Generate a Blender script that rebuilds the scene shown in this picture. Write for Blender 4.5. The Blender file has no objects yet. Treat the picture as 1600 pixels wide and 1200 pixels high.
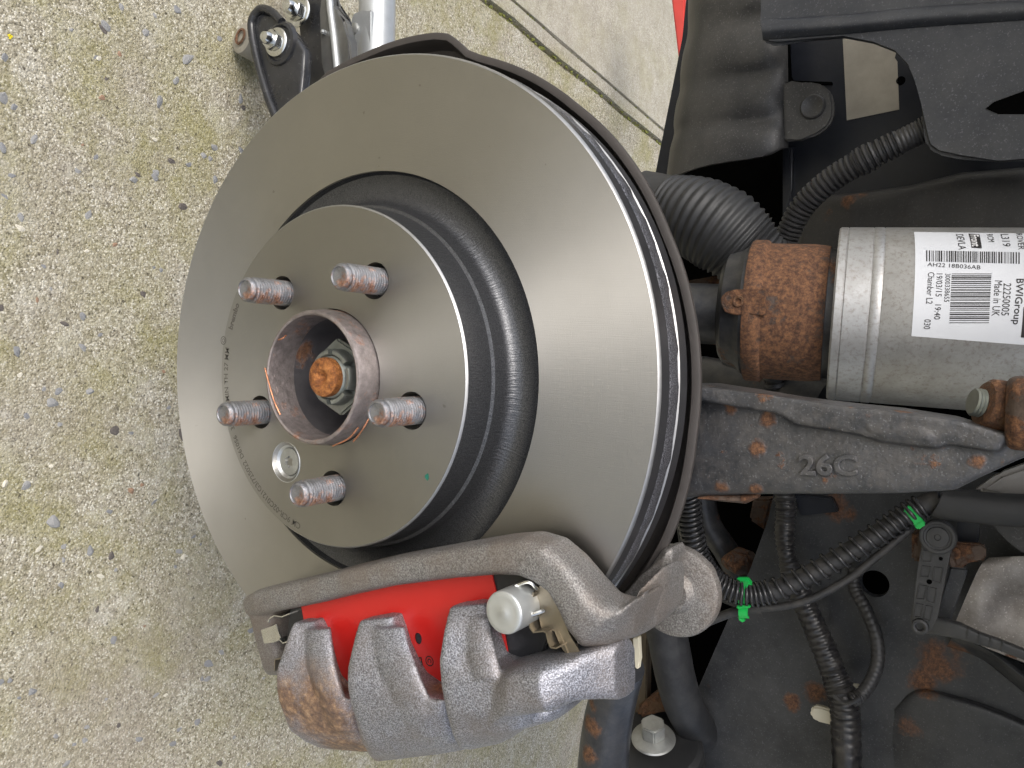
import bpy, bmesh, math, random
import numpy as np
from mathutils import Vector, Matrix
random.seed(7)
scene = bpy.context.scene
COL = scene.collection
PI = math.pi

# ------------------------------------------------------------------ camera
# origin = wheel centre on the disc's outer (hat) face; X along the car, Y into the car, Z up. The photo lies on its side: +Z is image right.
RC = Matrix(((-0.04384825, 0.5485981, 0.8349356), (0.9975832, -0.02104561, 0.06621812), (0.05389887, 0.83582128, -0.54634943)))
CAMP = Vector((-0.02381291, -0.30575863, 0.31773779))
FPX = 1246.73
cd = bpy.data.cameras.new('camera'); cam = bpy.data.objects.new('camera', cd); COL.objects.link(cam)
cd.sensor_fit = 'HORIZONTAL'; cd.sensor_width = 36; cd.lens = FPX * 36 / 1600
cd.clip_start = 0.02; cd.clip_end = 400
cam.matrix_world = Matrix.Translation(CAMP) @ Matrix((RC[0], -RC[1], -RC[2])).transposed().to_4x4()
scene.camera = cam
# ------------------------------------------------------------------ world, sun, exposure
SUN = Vector((-0.42, -0.50, 0.76)).normalized()
w = bpy.data.worlds.new('World'); scene.world = w; w.use_nodes = True
wn = w.node_tree.nodes; wl = w.node_tree.links
sky = wn.new('ShaderNodeTexSky'); sky.sky_type = 'NISHITA'; sky.sun_disc = False
sky.sun_elevation = math.asin(SUN.z); sky.sun_rotation = math.atan2(SUN.x, SUN.y)
sky.air_density = 1.0; sky.dust_density = 4.0; sky.ozone_density = 1.0
hs = wn.new('ShaderNodeHueSaturation'); hs.inputs['Saturation'].default_value = .5            # hazy, overcast: paler than a clear sky
wl.new(sky.outputs[0], hs.inputs['Color']); wl.new(hs.outputs[0], wn['Background'].inputs[0]); wn['Background'].inputs[1].default_value = 0.14
ld = bpy.data.lights.new('sun', 'SUN'); ld.energy = 1.1; ld.angle = math.radians(30); ld.color = (1, 0.96, 0.9)
so = bpy.data.objects.new('sun', ld); COL.objects.link(so)
so.rotation_euler = (-SUN).to_track_quat('-Z', 'Y').to_euler()
vs = scene.view_settings; vs.view_transform = 'Standard'; vs.look = 'None'; vs.gamma = 1; vs.use_curve_mapping = False
vs.exposure = 0.68
scene.cycles.use_denoising = True
scene.cycles.max_bounces = 4; scene.cycles.diffuse_bounces = 3; scene.cycles.glossy_bounces = 3; scene.cycles.sample_clamp_indirect = 6
scene.cycles.use_adaptive_sampling = True; scene.cycles.adaptive_threshold = .03
GZ = -0.40                                           # the ground

# ------------------------------------------------------------------ helpers
def at(u, v, y=None, z=None, x=None):
    """point in the place seen at pixel (u, v) of the 1600x1200 photograph, on the plane given"""
    r = RC.transposed() @ Vector(((u - 800) / FPX, (v - 600) / FPX, 1))
    t = (y - CAMP.y) / r.y if y is not None else ((z - CAMP.z) / r.z if z is not None else (x - CAMP.x) / r.x)
    return CAMP + t * r
def cr(pts, n):
    """Catmull-Rom through tuples, n steps per span"""
    P = [np.array(p, float) for p in pts]; P = [2 * P[0] - P[1]] + P + [2 * P[-1] - P[-2]]
    out = []
    for i in range(1, len(P) - 2):
        a, b, c, d = P[i - 1:i + 3]
        for k in range(n):
            t = k / n
            out.append(.5 * ((2 * b) + (c - a) * t + (2 * a - 5 * b + 4 * c - d) * t * t + (3 * b - a - 3 * c + d) * t ** 3))
    out.append(P[-2])
    return out
def pxpath(pts, n=6):
    return [Vector(p) for p in cr([tuple(at(u, v, y=y)) for u, v, y in pts], n)]
def finish(bm, smooth=35):
    me = bpy.data.meshes.new('m')
    bmesh.ops.recalc_face_normals(bm, faces=bm.faces)
    bm.to_mesh(me); bm.free()
    if smooth:
        me.polygons.foreach_set('use_smooth', [True] * len(me.polygons))
        me.set_sharp_from_angle(angle=math.radians(smooth))
    return me
def obj(name, bm, m, parent=None, smooth=35, loc=None):
    me = finish(bm, smooth) if isinstance(bm, bmesh.types.BMesh) else bm
    me.name = name
    o = bpy.data.objects.new(name, me); COL.objects.link(o)
    me.materials.clear(); me.materials.append(m)
    if parent is not None:
        o.parent = parent; base = parent.matrix_basis.translation if parent.parent is None else Vector((0, 0, 0))
        if parent.parent is not None and parent.parent.type == 'EMPTY': base = Vector((0, 0, 0))
        o.location = (Vector(loc) if loc is not None else Vector((0, 0, 0))) - base
    elif loc is not None:
        o.location = loc
    return o
def tag(o, label, cat, group=None):
    o['label'] = label; o['category'] = cat
    if group: o['group'] = group
    return o
def thing(name, label, cat, loc=(0, 0, 0), group=None):
    o = bpy.data.objects.new(name, None); COL.objects.link(o); o.empty_display_size = .02
    o.location = loc
    return tag(o, label, cat, group)
def B(): return bmesh.new()
def ring(bm, pts): return [bm.verts.new(p) for p in pts]
def bridge(bm, a, b, closed=True):
    n = len(a)
    for i in range(n if closed else n - 1):
        bm.faces.new((a[i], a[(i + 1) % n], b[(i + 1) % n], b[i]))
def lathe(bm, prof, seg=96, o=(0, 0, 0), axis=(0, 1, 0), close=False, a0=0, a1=2 * PI):
    """profile of (r, h) turned about the axis"""
    ax = Vector(axis).normalized(); e1 = ax.orthogonal().normalized() if abs(ax.y) < .99 else Vector((1, 0, 0)); e2 = ax.cross(e1)
    o = Vector(o); full = abs(a1 - a0 - 2 * PI) < 1e-6; n = seg if full else seg + 1
    prev = None; first = None
    for r, h in prof:
        if r < 1e-6: rr = [bm.verts.new(o + ax * h)]
        else: rr = ring(bm, [o + ax * h + (e1 * math.cos(a0 + (a1 - a0) * i / seg) + e2 * math.sin(a0 + (a1 - a0) * i / seg)) * r for i in range(n)])
        if prev:
            if len(prev) == 1 and len(rr) > 1:
                for i in range(n if full else n - 1): bm.faces.new((prev[0], rr[i], rr[(i + 1) % n]))
            elif len(rr) == 1:
                for i in range(n if full else n - 1): bm.faces.new((prev[i], rr[0], prev[(i + 1) % n]))
            else: bridge(bm, prev, rr, full)
        else: first = rr
        prev = rr
    if close: bridge(bm, prev, first, full)
    return bm
def frames(P):
    T = [(P[min(i + 1, len(P) - 1)] - P[max(i - 1, 0)]).normalized() for i in range(len(P))]
    n = T[0].orthogonal().normalized(); out = []
    for i, t in enumerate(T):
        n = (n - t * n.dot(t)).normalized(); out.append((t, n, t.cross(n)))
    return out
def tube(bm, P, r, seg=12, caps=True):
    """round sweep; r a number or one per point"""
    F = frames(P); prev = None; rings = []
    for i, (p, (t, n, b)) in enumerate(zip(P, F)):
        ri = r[i] if hasattr(r, '__len__') else r
        rr = ring(bm, [p + (n * math.cos(2 * PI * k / seg) + b * math.sin(2 * PI * k / seg)) * ri for k in range(seg)])
        if prev: bridge(bm, prev, rr)
        prev = rr; rings.append(rr)
    if caps: bm.faces.new(rings[0][::-1]); bm.faces.new(rings[-1])
    return bm
def helix(bm, P, r, turns, wr, seg=6, per=14):
    F = frames(P); n = int(turns * per); Q = []
    for i in range(n + 1):
        s = i / n * (len(P) - 1); k = min(int(s), len(P) - 2); f = s - k
        p = P[k].lerp(P[k + 1], f); nn = F[k][1].lerp(F[k + 1][1], f); bb = F[k][2].lerp(F[k + 1][2], f); a = 2 * PI * i / per
        Q.append(p + (nn * math.cos(a) + bb * math.sin(a)) * r)
    return tube(bm, Q, wr, seg)
def loft(bm, stations, n=3.0, seg=20):
    """stations (centre, half-width vector, half-thickness vector): superelliptic sections joined into a closed body"""
    prev = None; R = []
    for c, wv, tv in stations:
        pts = []
        for k in range(seg):
            a = 2 * PI * k / seg; ca, sa = math.cos(a), math.sin(a)
            pts.append(Vector(c) + Vector(wv) * (abs(ca) ** (2 / n)) * (1 if ca >= 0 else -1) + Vector(tv) * (abs(sa) ** (2 / n)) * (1 if sa >= 0 else -1))
        rr = ring(bm, pts)
        if prev: bridge(bm, prev, rr)
        prev = rr; R.append(rr)
    bm.faces.new(R[0][::-1]); bm.faces.new(R[-1])
    return bm
def st(u0, v0, u1, v1, yf, yb):
    """a loft station between two edge pixels of a front face lying at yf, its back at yb"""
    a, b = at(u0, v0, y=yf), at(u1, v1, y=yf)
    return ((a + b) / 2 + Vector((0, (yb - yf) / 2, 0)), (b - a) / 2, Vector((0, (yb - yf) / 2, 0)))
def prism(bm, pts, off, bevel=0, segs=2):
    off = Vector(off); a = ring(bm, pts); b = ring(bm, [Vector(p) + off for p in pts])
    f1 = bm.faces.new(a); f2 = bm.faces.new(b[::-1]); bridge(bm, a, b)
    if bevel:
        ed = [e for e in bm.edges if (e.verts[0] in a or e.verts[0] in b) and (e.verts[1] in a or e.verts[1] in b)]
        bmesh.ops.bevel(bm, geom=ed, offset=bevel, segments=segs, affect='EDGES', clamp_overlap=True)
    return bm
def pxprism(bm, px, y, th, bevel=0, segs=2):
    return prism(bm, [at(u, v, y=y) for u, v in px], (0, th, 0), bevel, segs)
def box(bm, c, s, rot=None, bevel=0, segs=2):
    M = Matrix.Translation(c) @ (rot.to_4x4() if rot else Matrix()) @ Matrix.Diagonal((*s, 1))
    g = bmesh.ops.create_cube(bm, size=1, matrix=M)
    if bevel: bmesh.ops.bevel(bm, geom=list({e for v in g['verts'] for e in v.link_edges}), offset=bevel, segments=segs, affect='EDGES')
    return bm
def patch(bm, rows, th, nu=4, nv=4):
    """rows of (u, v, y): a smooth sheet through them with thickness th away from the viewer"""
    R = [cr([tuple(at(*p[:2], y=p[2])) for p in row], nu) for row in rows]
    cols = [cr([r[i] for r in R], nv) for i in range(len(R[0]))]
    ni, nj = len(cols), len(cols[0])
    A = [[bm.verts.new(cols[i][j]) for j in range(nj)] for i in range(ni)]
    Bk = [[bm.verts.new(Vector(cols[i][j]) + Vector((0, th, 0))) for j in range(nj)] for i in range(ni)]
    for i in range(ni - 1):
        for j in range(nj - 1):
            bm.faces.new((A[i][j], A[i + 1][j], A[i + 1][j + 1], A[i][j + 1])); bm.faces.new((Bk[i][j], Bk[i][j + 1], Bk[i + 1][j + 1], Bk[i + 1][j]))
    for j in range(nj - 1):
        bm.faces.new((A[0][j], A[0][j + 1], Bk[0][j + 1], Bk[0][j])); bm.faces.new((A[-1][j], Bk[-1][j], Bk[-1][j + 1], A[-1][j + 1]))
    for i in range(ni - 1):
        bm.faces.new((A[i][0], Bk[i][0], Bk[i + 1][0], A[i + 1][0])); bm.faces.new((A[i][-1], A[i + 1][-1], Bk[i + 1][-1], Bk[i][-1]))
    return bm
def cast(bm, voxel=.0012, it=6, fac=.5):
    """fuse overlapping solids into one cast body with rounded inner corners"""
    me = bpy.data.meshes.new('t'); bmesh.ops.recalc_face_normals(bm, faces=bm.faces); bm.to_mesh(me); bm.free()
    o = bpy.data.objects.new('t', me); COL.objects.link(o)
    r = o.modifiers.new('r', 'REMESH'); r.mode = 'VOXEL'; r.voxel_size = voxel; r.use_smooth_shade = True
    s = o.modifiers.new('s', 'SMOOTH'); s.iterations = it; s.factor = fac
    bpy.context.view_layer.update()
    out = bpy.data.meshes.new_from_object(o.evaluated_get(bpy.context.evaluated_depsgraph_get()))
    bpy.data.objects.remove(o); bpy.data.meshes.remove(me)
    out.polygons.foreach_set('use_smooth', [True] * len(out.polygons))
    return out
def text_bm(body, size, align='CENTER', extrude=0, bevel=0, bold=0, res=3):
    """writing as a flat bmesh in its own XY plane"""
    c = bpy.data.curves.new('t', 'FONT'); c.body = body; c.size = size; c.align_x = align; c.align_y = 'CENTER'
    c.extrude = extrude; c.offset = bold; c.bevel_depth = bevel; c.resolution_u = res
    o = bpy.data.objects.new('t', c); COL.objects.link(o); bpy.context.view_layer.update()
    me = bpy.data.meshes.new_from_object(o.evaluated_get(bpy.context.evaluated_depsgraph_get()))
    bpy.data.objects.remove(o); bpy.data.curves.remove(c)
    bm = B(); bm.from_mesh(me); bpy.data.meshes.remove(me)
    return bm
def remap(bm, fn):
    for v in bm.verts: v.co = fn(v.co)
    return bm
def merge(bm, other):
    me = bpy.data.meshes.new('t'); other.to_mesh(me); other.free(); bm.from_mesh(me); bpy.data.meshes.remove(me)
    return bm

# ------------------------------------------------------------------ materials
class NT:
    def __init__(s, name):
        s.m = bpy.data.materials.new(name); s.m.use_nodes = True; s.n = s.m.node_tree.nodes; s.l = s.m.node_tree.links
        s.b = s.n['Principled BSDF']; s.tc = s.n.new('ShaderNodeTexCoord').outputs['Object']
    def set(s, sock, v):
        i = s.b.inputs[sock]
        if hasattr(v, 'is_output') or isinstance(v, bpy.types.NodeSocket): s.l.new(v, i)
        else: i.default_value = (*v, 1) if isinstance(v, tuple) and len(v) == 3 and i.type == 'RGBA' else v
    def noise(s, scale, detail=4, rough=.6, vec=None, dist=0, out='Fac'):
        t = s.n.new('ShaderNodeTexNoise'); t.inputs['Scale'].default_value = scale; t.inputs['Detail'].default_value = detail
        t.inputs['Roughness'].default_value = rough; t.inputs['Distortion'].default_value = dist; s.l.new(vec or s.tc, t.inputs['Vector']); return t.outputs[out]
    def voro(s, scale, feature='F1', out='Distance', vec=None, rnd=1):
        t = s.n.new('ShaderNodeTexVoronoi'); t.feature = feature; t.inputs['Scale'].default_value = scale; t.inputs['Randomness'].default_value = rnd
        s.l.new(vec or s.tc, t.inputs['Vector']); return t.outputs[out]
    def ramp(s, f, stops, interp='LINEAR'):
        t = s.n.new('ShaderNodeValToRGB'); t.color_ramp.interpolation = interp; e = t.color_ramp.elements
        while len(e) < len(stops): e.new(.5)
        for q, (p, c) in zip(e, stops): q.position = p; q.color = (*c, 1) if isinstance(c, tuple) else (c, c, c, 1)
        s.l.new(f, t.inputs[0]); return t.outputs[0]
    def mix(s, f, a, b, mode='MIX'):
        t = s.n.new('ShaderNodeMix'); t.data_type = 'RGBA'; t.blend_type = mode
        for i, v in ((0, f), (6, a), (7, b)):
            if isinstance(v, bpy.types.NodeSocket): s.l.new(v, t.inputs[i])
            else: t.inputs[i].default_value = v if i == 0 else ((*v, 1) if len(v) == 3 else v)
        return t.outputs[2]
    def math(s, op, a, b=0, c=None):
        t = s.n.new('ShaderNodeMath'); t.operation = op
        for i, v in enumerate((a, b) if c is None else (a, b, c)):
            if isinstance(v, bpy.types.NodeSocket): s.l.new(v, t.inputs[i])
            else: t.inputs[i].default_value = v
        return t.outputs[0]
    def scaled(s, sc, loc=(0, 0, 0)):
        t = s.n.new('ShaderNodeMapping'); t.inputs['Scale'].default_value = sc; t.inputs['Location'].default_value = loc; s.l.new(s.tc, t.inputs[0]); return t.outputs[0]
    def near(s, p, r, soft=.5, wob=0):
        """1 inside a blob of radius r round p (object space = the place), 0 outside"""
        t = s.n.new('ShaderNodeVectorMath'); t.operation = 'DISTANCE'; s.l.new(s.tc, t.inputs[0]); t.inputs[1].default_value = p
        d = t.outputs['Value']
        if wob: d = s.math('ADD', d, s.math('MULTIPLY', s.math('SUBTRACT', s.noise(60, 5, .65), .5), wob))
        q = s.n.new('ShaderNodeMapRange'); s.l.new(d, q.inputs[0]); q.inputs[1].default_value = r; q.inputs[2].default_value = r * (1 - soft); q.inputs[3].default_value = 0; q.inputs[4].default_value = 1
        return q.outputs[0]
    def bump(s, h, strength=.3, dist=.001, chain=None):
        t = s.n.new('ShaderNodeBump'); t.inputs['Strength'].default_value = strength; t.inputs['Distance'].default_value = dist
        s.l.new(h, t.inputs['Height'])
        if chain: s.l.new(chain, t.inputs['Normal'])
        s.l.new(t.outputs[0], s.b.inputs['Normal']); return t.outputs[0]
def M(name, col, rough=.5, metal=0, var=.25, vscale=30, bump=(300, .15, .0004), dust=0, dcol=(.22, .2, .17), rust=0, rscale=35, specks=0, spots=(), spec=.5):
    """a worn surface: colour variation, fine relief, settled dust, rust blooms and pale specks"""
    s = NT(name); v = s.noise(vscale, 6, .65)
    c = s.mix(s.ramp(v, [(.3, 0.), (.7, 1.)]), tuple(x * (1 - var) for x in col), tuple(min(1, x * (1 + var)) for x in col))
    r = s.math('ADD', rough - .08, s.math('MULTIPLY', s.noise(vscale * 4, 3), .16)); me = metal; rf = None
    if dust:
        d = s.math('MULTIPLY', s.ramp(s.noise(vscale * 1.7, 8, .75), [(.4, 0.), (.75, 1.)]), dust)
        c = s.mix(d, c, dcol); r = s.math('ADD', r, s.math('MULTIPLY', d, .3))
    if specks:
        k = s.math('MULTIPLY', s.ramp(s.noise(900, 2, .5), [(.62, 0.), (.7, 1.)]), specks)
        c = s.mix(k, c, tuple(min(1, x * 2.5 + .12) for x in col))
    if rust or spots:
        rf = s.ramp(s.noise(rscale, 8, .7), [(.62 - rust * .3, 0.), (.68 - rust * .3, 1.)]) if rust else None
        for p, rad in spots:
            q = s.ramp(s.math('MULTIPLY', s.near(p, rad, .9, rad * 1.3), s.math('ADD', .45, s.noise(140, 5, .7))), [(.30, 0.), (.62, 1.)])
            rf = q if rf is None else s.math('MAXIMUM', rf, q)
        rc = s.ramp(s.noise(320, 6, .8), [(.32, (.030, .017, .012)), (.46, (.085, .040, .022)), (.58, (.17, .080, .038)), (.74, (.26, .135, .06))])
        c = s.mix(rf, c, rc); r = s.math('ADD', r, s.math('MULTIPLY', rf, .35))
        if metal: me = s.math('MULTIPLY', s.math('SUBTRACT', 1, rf), metal)
    s.set('Base Color', c); s.set('Roughness', r); s.set('Metallic', me); s.b.inputs['Specular IOR Level'].default_value = spec
    if bump:
        h = s.noise(bump[0], 4, .6)
        if rf is not None: h = s.math('ADD', h, s.math('MULTIPLY', rf, s.math('ADD', .5, s.noise(500, 4, .7))))
        s.bump(h, bump[1], bump[2])
    return s.m
def machined(name, col, rough, aniso, hatch=1.0):
    s = NT(name)
    sep = s.n.new('ShaderNodeSeparateXYZ'); s.l.new(s.tc, sep.inputs[0])
    rad = s.math('SQRT', s.math('ADD', s.math('MULTIPLY', sep.outputs[0], sep.outputs[0]), s.math('MULTIPLY', sep.outputs[2], sep.outputs[2])))
    cv = s.n.new('ShaderNodeCombineXYZ'); s.l.new(rad, cv.inputs[0])
    rings = s.noise(2600, 3, .7, cv.outputs[0]); rings2 = s.noise(500, 2, .6, cv.outputs[0])
    cross = s.noise(1, 2, .6, s.scaled((2500, 40, 60))); cross2 = s.noise(1, 2, .6, s.scaled((60, 40, 2500)))
    blot = s.noise(9, 5, .6)
    c = s.mix(s.ramp(blot, [(.3, 0.), (.7, 1.)]), tuple(x * .93 for x in col), tuple(x * 1.05 for x in col))
    c = s.mix(s.math('MULTIPLY', s.ramp(s.noise(160, 2, .4), [(.78, 0.), (.80, 1.)]), .35), c, (.14, .12, .10))
    s.set('Base Color', c); s.set('Metallic', 1.0)
    s.set('Roughness', s.math('ADD', rough - .05, s.math('ADD', s.math('MULTIPLY', s.noise(14, 5, .65), .07), s.math('MULTIPLY', rings2, .04))))
    h = s.math('ADD', s.math('MULTIPLY', rings, .8), s.math('MULTIPLY', s.math('ADD', cross, cross2), .45 * hatch))
    s.bump(h, .38, .0003)
    if aniso:
        t = s.n.new('ShaderNodeTangent'); t.direction_type = 'RADIAL'; t.axis = 'Y'; s.l.new(t.outputs[0], s.b.inputs['Tangent']); s.b.inputs['Anisotropic'].default_value = aniso; s.b.inputs['Anisotropic Rotation'].default_value = .25
    return s.m
MAT = {}
MAT['steel'] = machined('machined_steel', (.45, .440, .422), .45, .9)
MAT['hatsteel'] = machined('machined_hat_steel', (.355, .348, .332), .44, .75, .6)
MAT['bright'] = M('bright_turned_edge', (.42, .42, .42), .46, 1, var=.10, vscale=120, bump=None)
def flake(name, col, hi, rough, grain=1500, metal=.85, spots=(), rustall=0, tone=(.30, .26, .23), tamt=.5, bs=.55):
    """zinc flake coating on rough casting: glittering grain, brownish stains"""
    s = NT(name)
    g = s.noise(grain, 2, .5); v = s.noise(22, 6, .65)
    c = s.mix(s.ramp(g, [(.38, 0.), (.68, 1.)]), col, hi)
    c = s.mix(s.math('MULTIPLY', s.ramp(v, [(.42, 0.), (.66, 1.)]), tamt), c, tone)
    rf = None
    for p, rad in spots:
        q = s.ramp(s.math('MULTIPLY', s.near(p, rad, .95, rad * .5), s.math('ADD', .25, s.noise(240, 4, .75))), [(.14, 0.), (.50, .9)])
        rf = q if rf is None else s.math('MAXIMUM', rf, q)
    mt = metal
    if rf is not None:
        c = s.mix(rf, c, s.ramp(s.noise(260, 4, .7), [(.32, (.07, .038, .024)), (.5, (.17, .095, .052)), (.64, (.34, .21, .11)), (.78, (.55, .40, .26))]))
        mt = s.math('MULTIPLY', s.math('SUBTRACT', 1, s.math('MULTIPLY', rf, .8)), metal)
    s.set('Base Color', c); s.set('Metallic', mt); s.set('Roughness', s.math('ADD', rough, s.math('MULTIPLY', s.noise(60, 3), .14)))
    b = s.bump(s.noise(620, 4, .7), bs, .0006); s.bump(g, bs * .7, .00035, b)
    return s.m
P3 = lambda u, v, y: tuple(at(u, v, y=y))
MAT['caliper'] = flake('zinc_flake_cast_iron', (.17, .172, .192), (.52, .535, .60), .42, grain=1400, metal=.78, spots=[(P3(505, 1115, -.006), .040), (P3(460, 1090, -.006), .026), (P3(545, 1165, .01), .032), (P3(690, 1085, .005), .014), (P3(850, 1065, 0), .006)], tone=(.22, .19, .17), tamt=.6, bs=.75)
MAT['carrier'] = flake('weathered_flake_cast_iron', (.15, .142, .137), (.35, .34, .33), .48, grain=1400, metal=.6, tone=(.20, .16, .13), tamt=.75, bs=.7)
MAT['coat'] = flake('black_zinc_coat', (.045, .047, .052), (.085, .088, .098), .40, grain=2200, metal=.5, tamt=.1, tone=(.06, .055, .05), bs=.18)
MAT['rim'] = flake('coated_rim', (.05, .05, .055), (.30, .30, .33), .36, grain=1700, metal=.7, tamt=.1, tone=(.06, .055, .05), bs=.6)

# ------------------------------------------------------------------ ground
ja, jb = at(758, 0, z=GZ), at(1030, 222, z=GZ); jd = (jb - ja).normalized(); jn = Vector((-jd.y, jd.x, 0))
if jn.x < 0: jn = -jn
def ground_mat():
    s = NT('weathered_concrete')
    g1 = s.voro(560, out='Color'); g1d = s.voro(560); sep = s.n.new('ShaderNodeSeparateColor'); s.l.new(g1, sep.inputs[0])
    big = s.noise(7, 6, .62); mid = s.noise(26, 7, .7); fine = s.noise(520, 3, .6)
    paste = s.ramp(s.noise(150, 4, .7), [(.3, (.13, .115, .08)), (.5, (.30, .275, .21)), (.7, (.47, .445, .36))])
    sand = s.ramp(sep.outputs[0], [(.0, (.10, .086, .058)), (.35, (.32, .285, .205)), (.7, (.51, .47, .37)), (1, (.80, .77, .68))])
    c = s.mix(s.ramp(g1d, [(.30, .85), (.62, .25)]), paste, sand)
    c = s.mix(s.math('MULTIPLY', s.ramp(mid, [(.52, 0.), (.68, 1.)]), .40), c, (.56, .54, .48))          # worn pale skin
    moss = s.math('MULTIPLY', s.ramp(s.noise(16, 8, .7, s.scaled((1, 1, 1), (3, 1, 0))), [(.42, 0.), (.60, 1.)]), s.ramp(big, [(.38, .25), (.56, .95)]))
    c = s.mix(s.math('MULTIPLY', moss, .62), c, s.ramp(fine, [(.3, (.13, .122, .032)), (.7, (.37, .34, .13))]))
    c = s.mix(s.ramp(s.noise(210, 3, .5, s.scaled((1, 1, 1), (9, 4, 0))), [(.30, .8), (.38, 0.)]), c, (.05, .042, .03))   # pits
    c = s.mix(s.math('MULTIPLY', s.ramp(s.noise(5, 4, .6, s.scaled((1, 1, 1), (1, 7, 0))), [(.5, 0.), (.65, 1.)]), .35), c, (.26, .225, .19))   # brown staining
    dv = s.n.new('ShaderNodeVectorMath'); dv.operation = 'DOT_PRODUCT'; s.l.new(s.tc, dv.inputs[0]); dv.inputs[1].default_value = jn        # the slab beyond the joint is smoother and paler
    far = s.ramp(s.math('SUBTRACT', s.math('MULTIPLY', s.math('SUBTRACT', dv.outputs['Value'], ja.dot(jn)), -20), 0), [(0., 0.), (.6, .55)])
    c = s.mix(far, c, s.ramp(s.noise(30, 7, .7), [(.3, (.33, .305, .25)), (.7, (.52, .49, .42))]))
    s.set('Base Color', c); s.set('Roughness', .9); s.b.inputs['Specular IOR Level'].default_value = .25
    h = s.math('ADD', s.math('MULTIPLY', g1d, -.6), s.math('ADD', s.math('MULTIPLY', mid, 1.2), s.math('MULTIPLY', fine, .5)))
    s.bump(h, .8, .0016)
    return s.m
MAT['ground'] = ground_mat()
ka = at(812, 0, z=GZ); kb = at(1030, 205, z=GZ)
def across(p): return (p - ja).dot(jn)
k0 = (across(ka) + across(kb)) / 2
prof = [(-60, 0), (-3, 0)]
for c, wd, dp in sorted([(k0, .0035, .005), (0, .0065, .010)]):
    prof += [(c - wd, 0), (c - wd * .5, -dp), (c + wd * .45, -dp * .9), (c + wd, 0.0)]
prof += [(.25, 0), (1.2, 0), (60, 0)]
bm = B(); prev = None
for k in range(61):
    t = [-60, -20, -6, -2][k] if k < 4 else (-1.2 + (k - 4) * .08 if k < 57 else [4, 8, 20, 60][k - 57])
    row = []
    for q, (a, z) in enumerate(prof):
        wob = .0015 * math.sin(k * 1.7 + (1 if a < -.01 else 2)) + .001 * math.sin(k * 4.3) if z < 0 or (3 < q < 10) else 0
        row.append(bm.verts.new(ja + jd * t + jn * (a + wob) + Vector((0, 0, z))))
    if prev: bridge(bm, prev, row, False)
    prev = row
ground = obj('ground', bm, MAT['ground'], smooth=0); ground['kind'] = 'structure'; ground['label'] = 'weathered concrete paving with moss and exposed stones'
# moss growing along the joint
MAT['moss'] = M('moss', (.14, .15, .03), .95, 0, var=.5, vscale=200, bump=(400, .8, .002))
bm = B()
for k in range(420):
    t = random.uniform(-.3, 1.6); c = 0 if random.random() < .7 else k0
    p = ja + jd * t + jn * (c + random.gauss(0, .003)) + Vector((0, 0, -.004)); r = random.uniform(.001, .003)
    bmesh.ops.create_icosphere(bm, subdivisions=1, radius=r, matrix=Matrix.Translation(p) @ Matrix.Diagonal((1, 1.6, .7, 1)))
mo = obj('moss', bm, MAT['moss'], ground); mo['kind'] = 'stuff'
# stones laid bare in the concrete
SM = [M('slate_stone', (.20, .208, .225), .7, 0, var=.35, vscale=120, bump=(300, .4, .001), dust=.5, dcol=(.36, .33, .26)), M('grey_stone', (.25, .255, .265), .7, 0, var=.3, vscale=120, bump=(300, .4, .001), dust=.6, dcol=(.38, .35, .28)),
      M('dark_stone', (.11, .095, .085), .7, 0, var=.4, vscale=120, bump=(300, .4, .001)), M('pale_stone', (.62, .58, .48), .6, 0, var=.2, vscale=120, bump=(300, .4, .001)), M('ochre_stone', (.27, .17, .11), .7, 0, var=.3, vscale=120)]
stone_me = []
for i in range(10):
    bm = B(); bmesh.ops.create_icosphere(bm, subdivisions=2, radius=1)
    pl = [(Vector((random.gauss(0, 1), random.gauss(0, 1), random.gauss(0, .6))).normalized(), random.uniform(.55, .85)) for _ in range(9)]
    for v in bm.verts:
        for n, d in pl:
            k = v.co.dot(n)
            if k > d: v.co -= n * (k - d)
    stone_me.append(finish(bm, 25))
n = 0
while n < 175:
    u, v = random.uniform(-20, 1000), random.uniform(-20, 1220)
    if random.random() < .75: u = random.uniform(-20, 430)
    p = at(u, v, z=GZ)
    if u > 430 and not (v < 90 and u < 760) and not (v > 1090): continue
    k = random.choices(range(5), (7, 6, 2, 4, .8))[0]
    r = random.choice((.0028, .0035, .0042, .005, .0062)) * (1 if k < 3 else .7) * random.uniform(.8, 1.2)
    me = random.choice(stone_me).copy(); 
    o = obj('stone', me, SM[k], ground, loc=p + Vector((0, 0, -r * .12))); o.rotation_euler = (random.uniform(-.25, .25), random.uniform(-.25, .25), random.uniform(0, 6.28))
    o.scale = (r * random.uniform(.9, 1.7), r * random.uniform(.7, 1.1), r * random.uniform(.2, .4)); n += 1
MAT['petal'] = M('yellow_petal', (.75, .62, .02), .6, 0, var=.1)
bm = B(); pp = at(15, 57, z=GZ); 
for a in range(3): box(bm, pp + Vector((math.cos(a * 2) * .001, math.sin(a * 2) * .001, .0008)), (.0022, .0016, .0005), Matrix.Rotation(a * 1.1, 3, 'Z'))
tag(obj('petal', bm, MAT['petal']), 'tiny bright yellow petal lying on the mossy concrete at the corner', 'petal')

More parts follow.
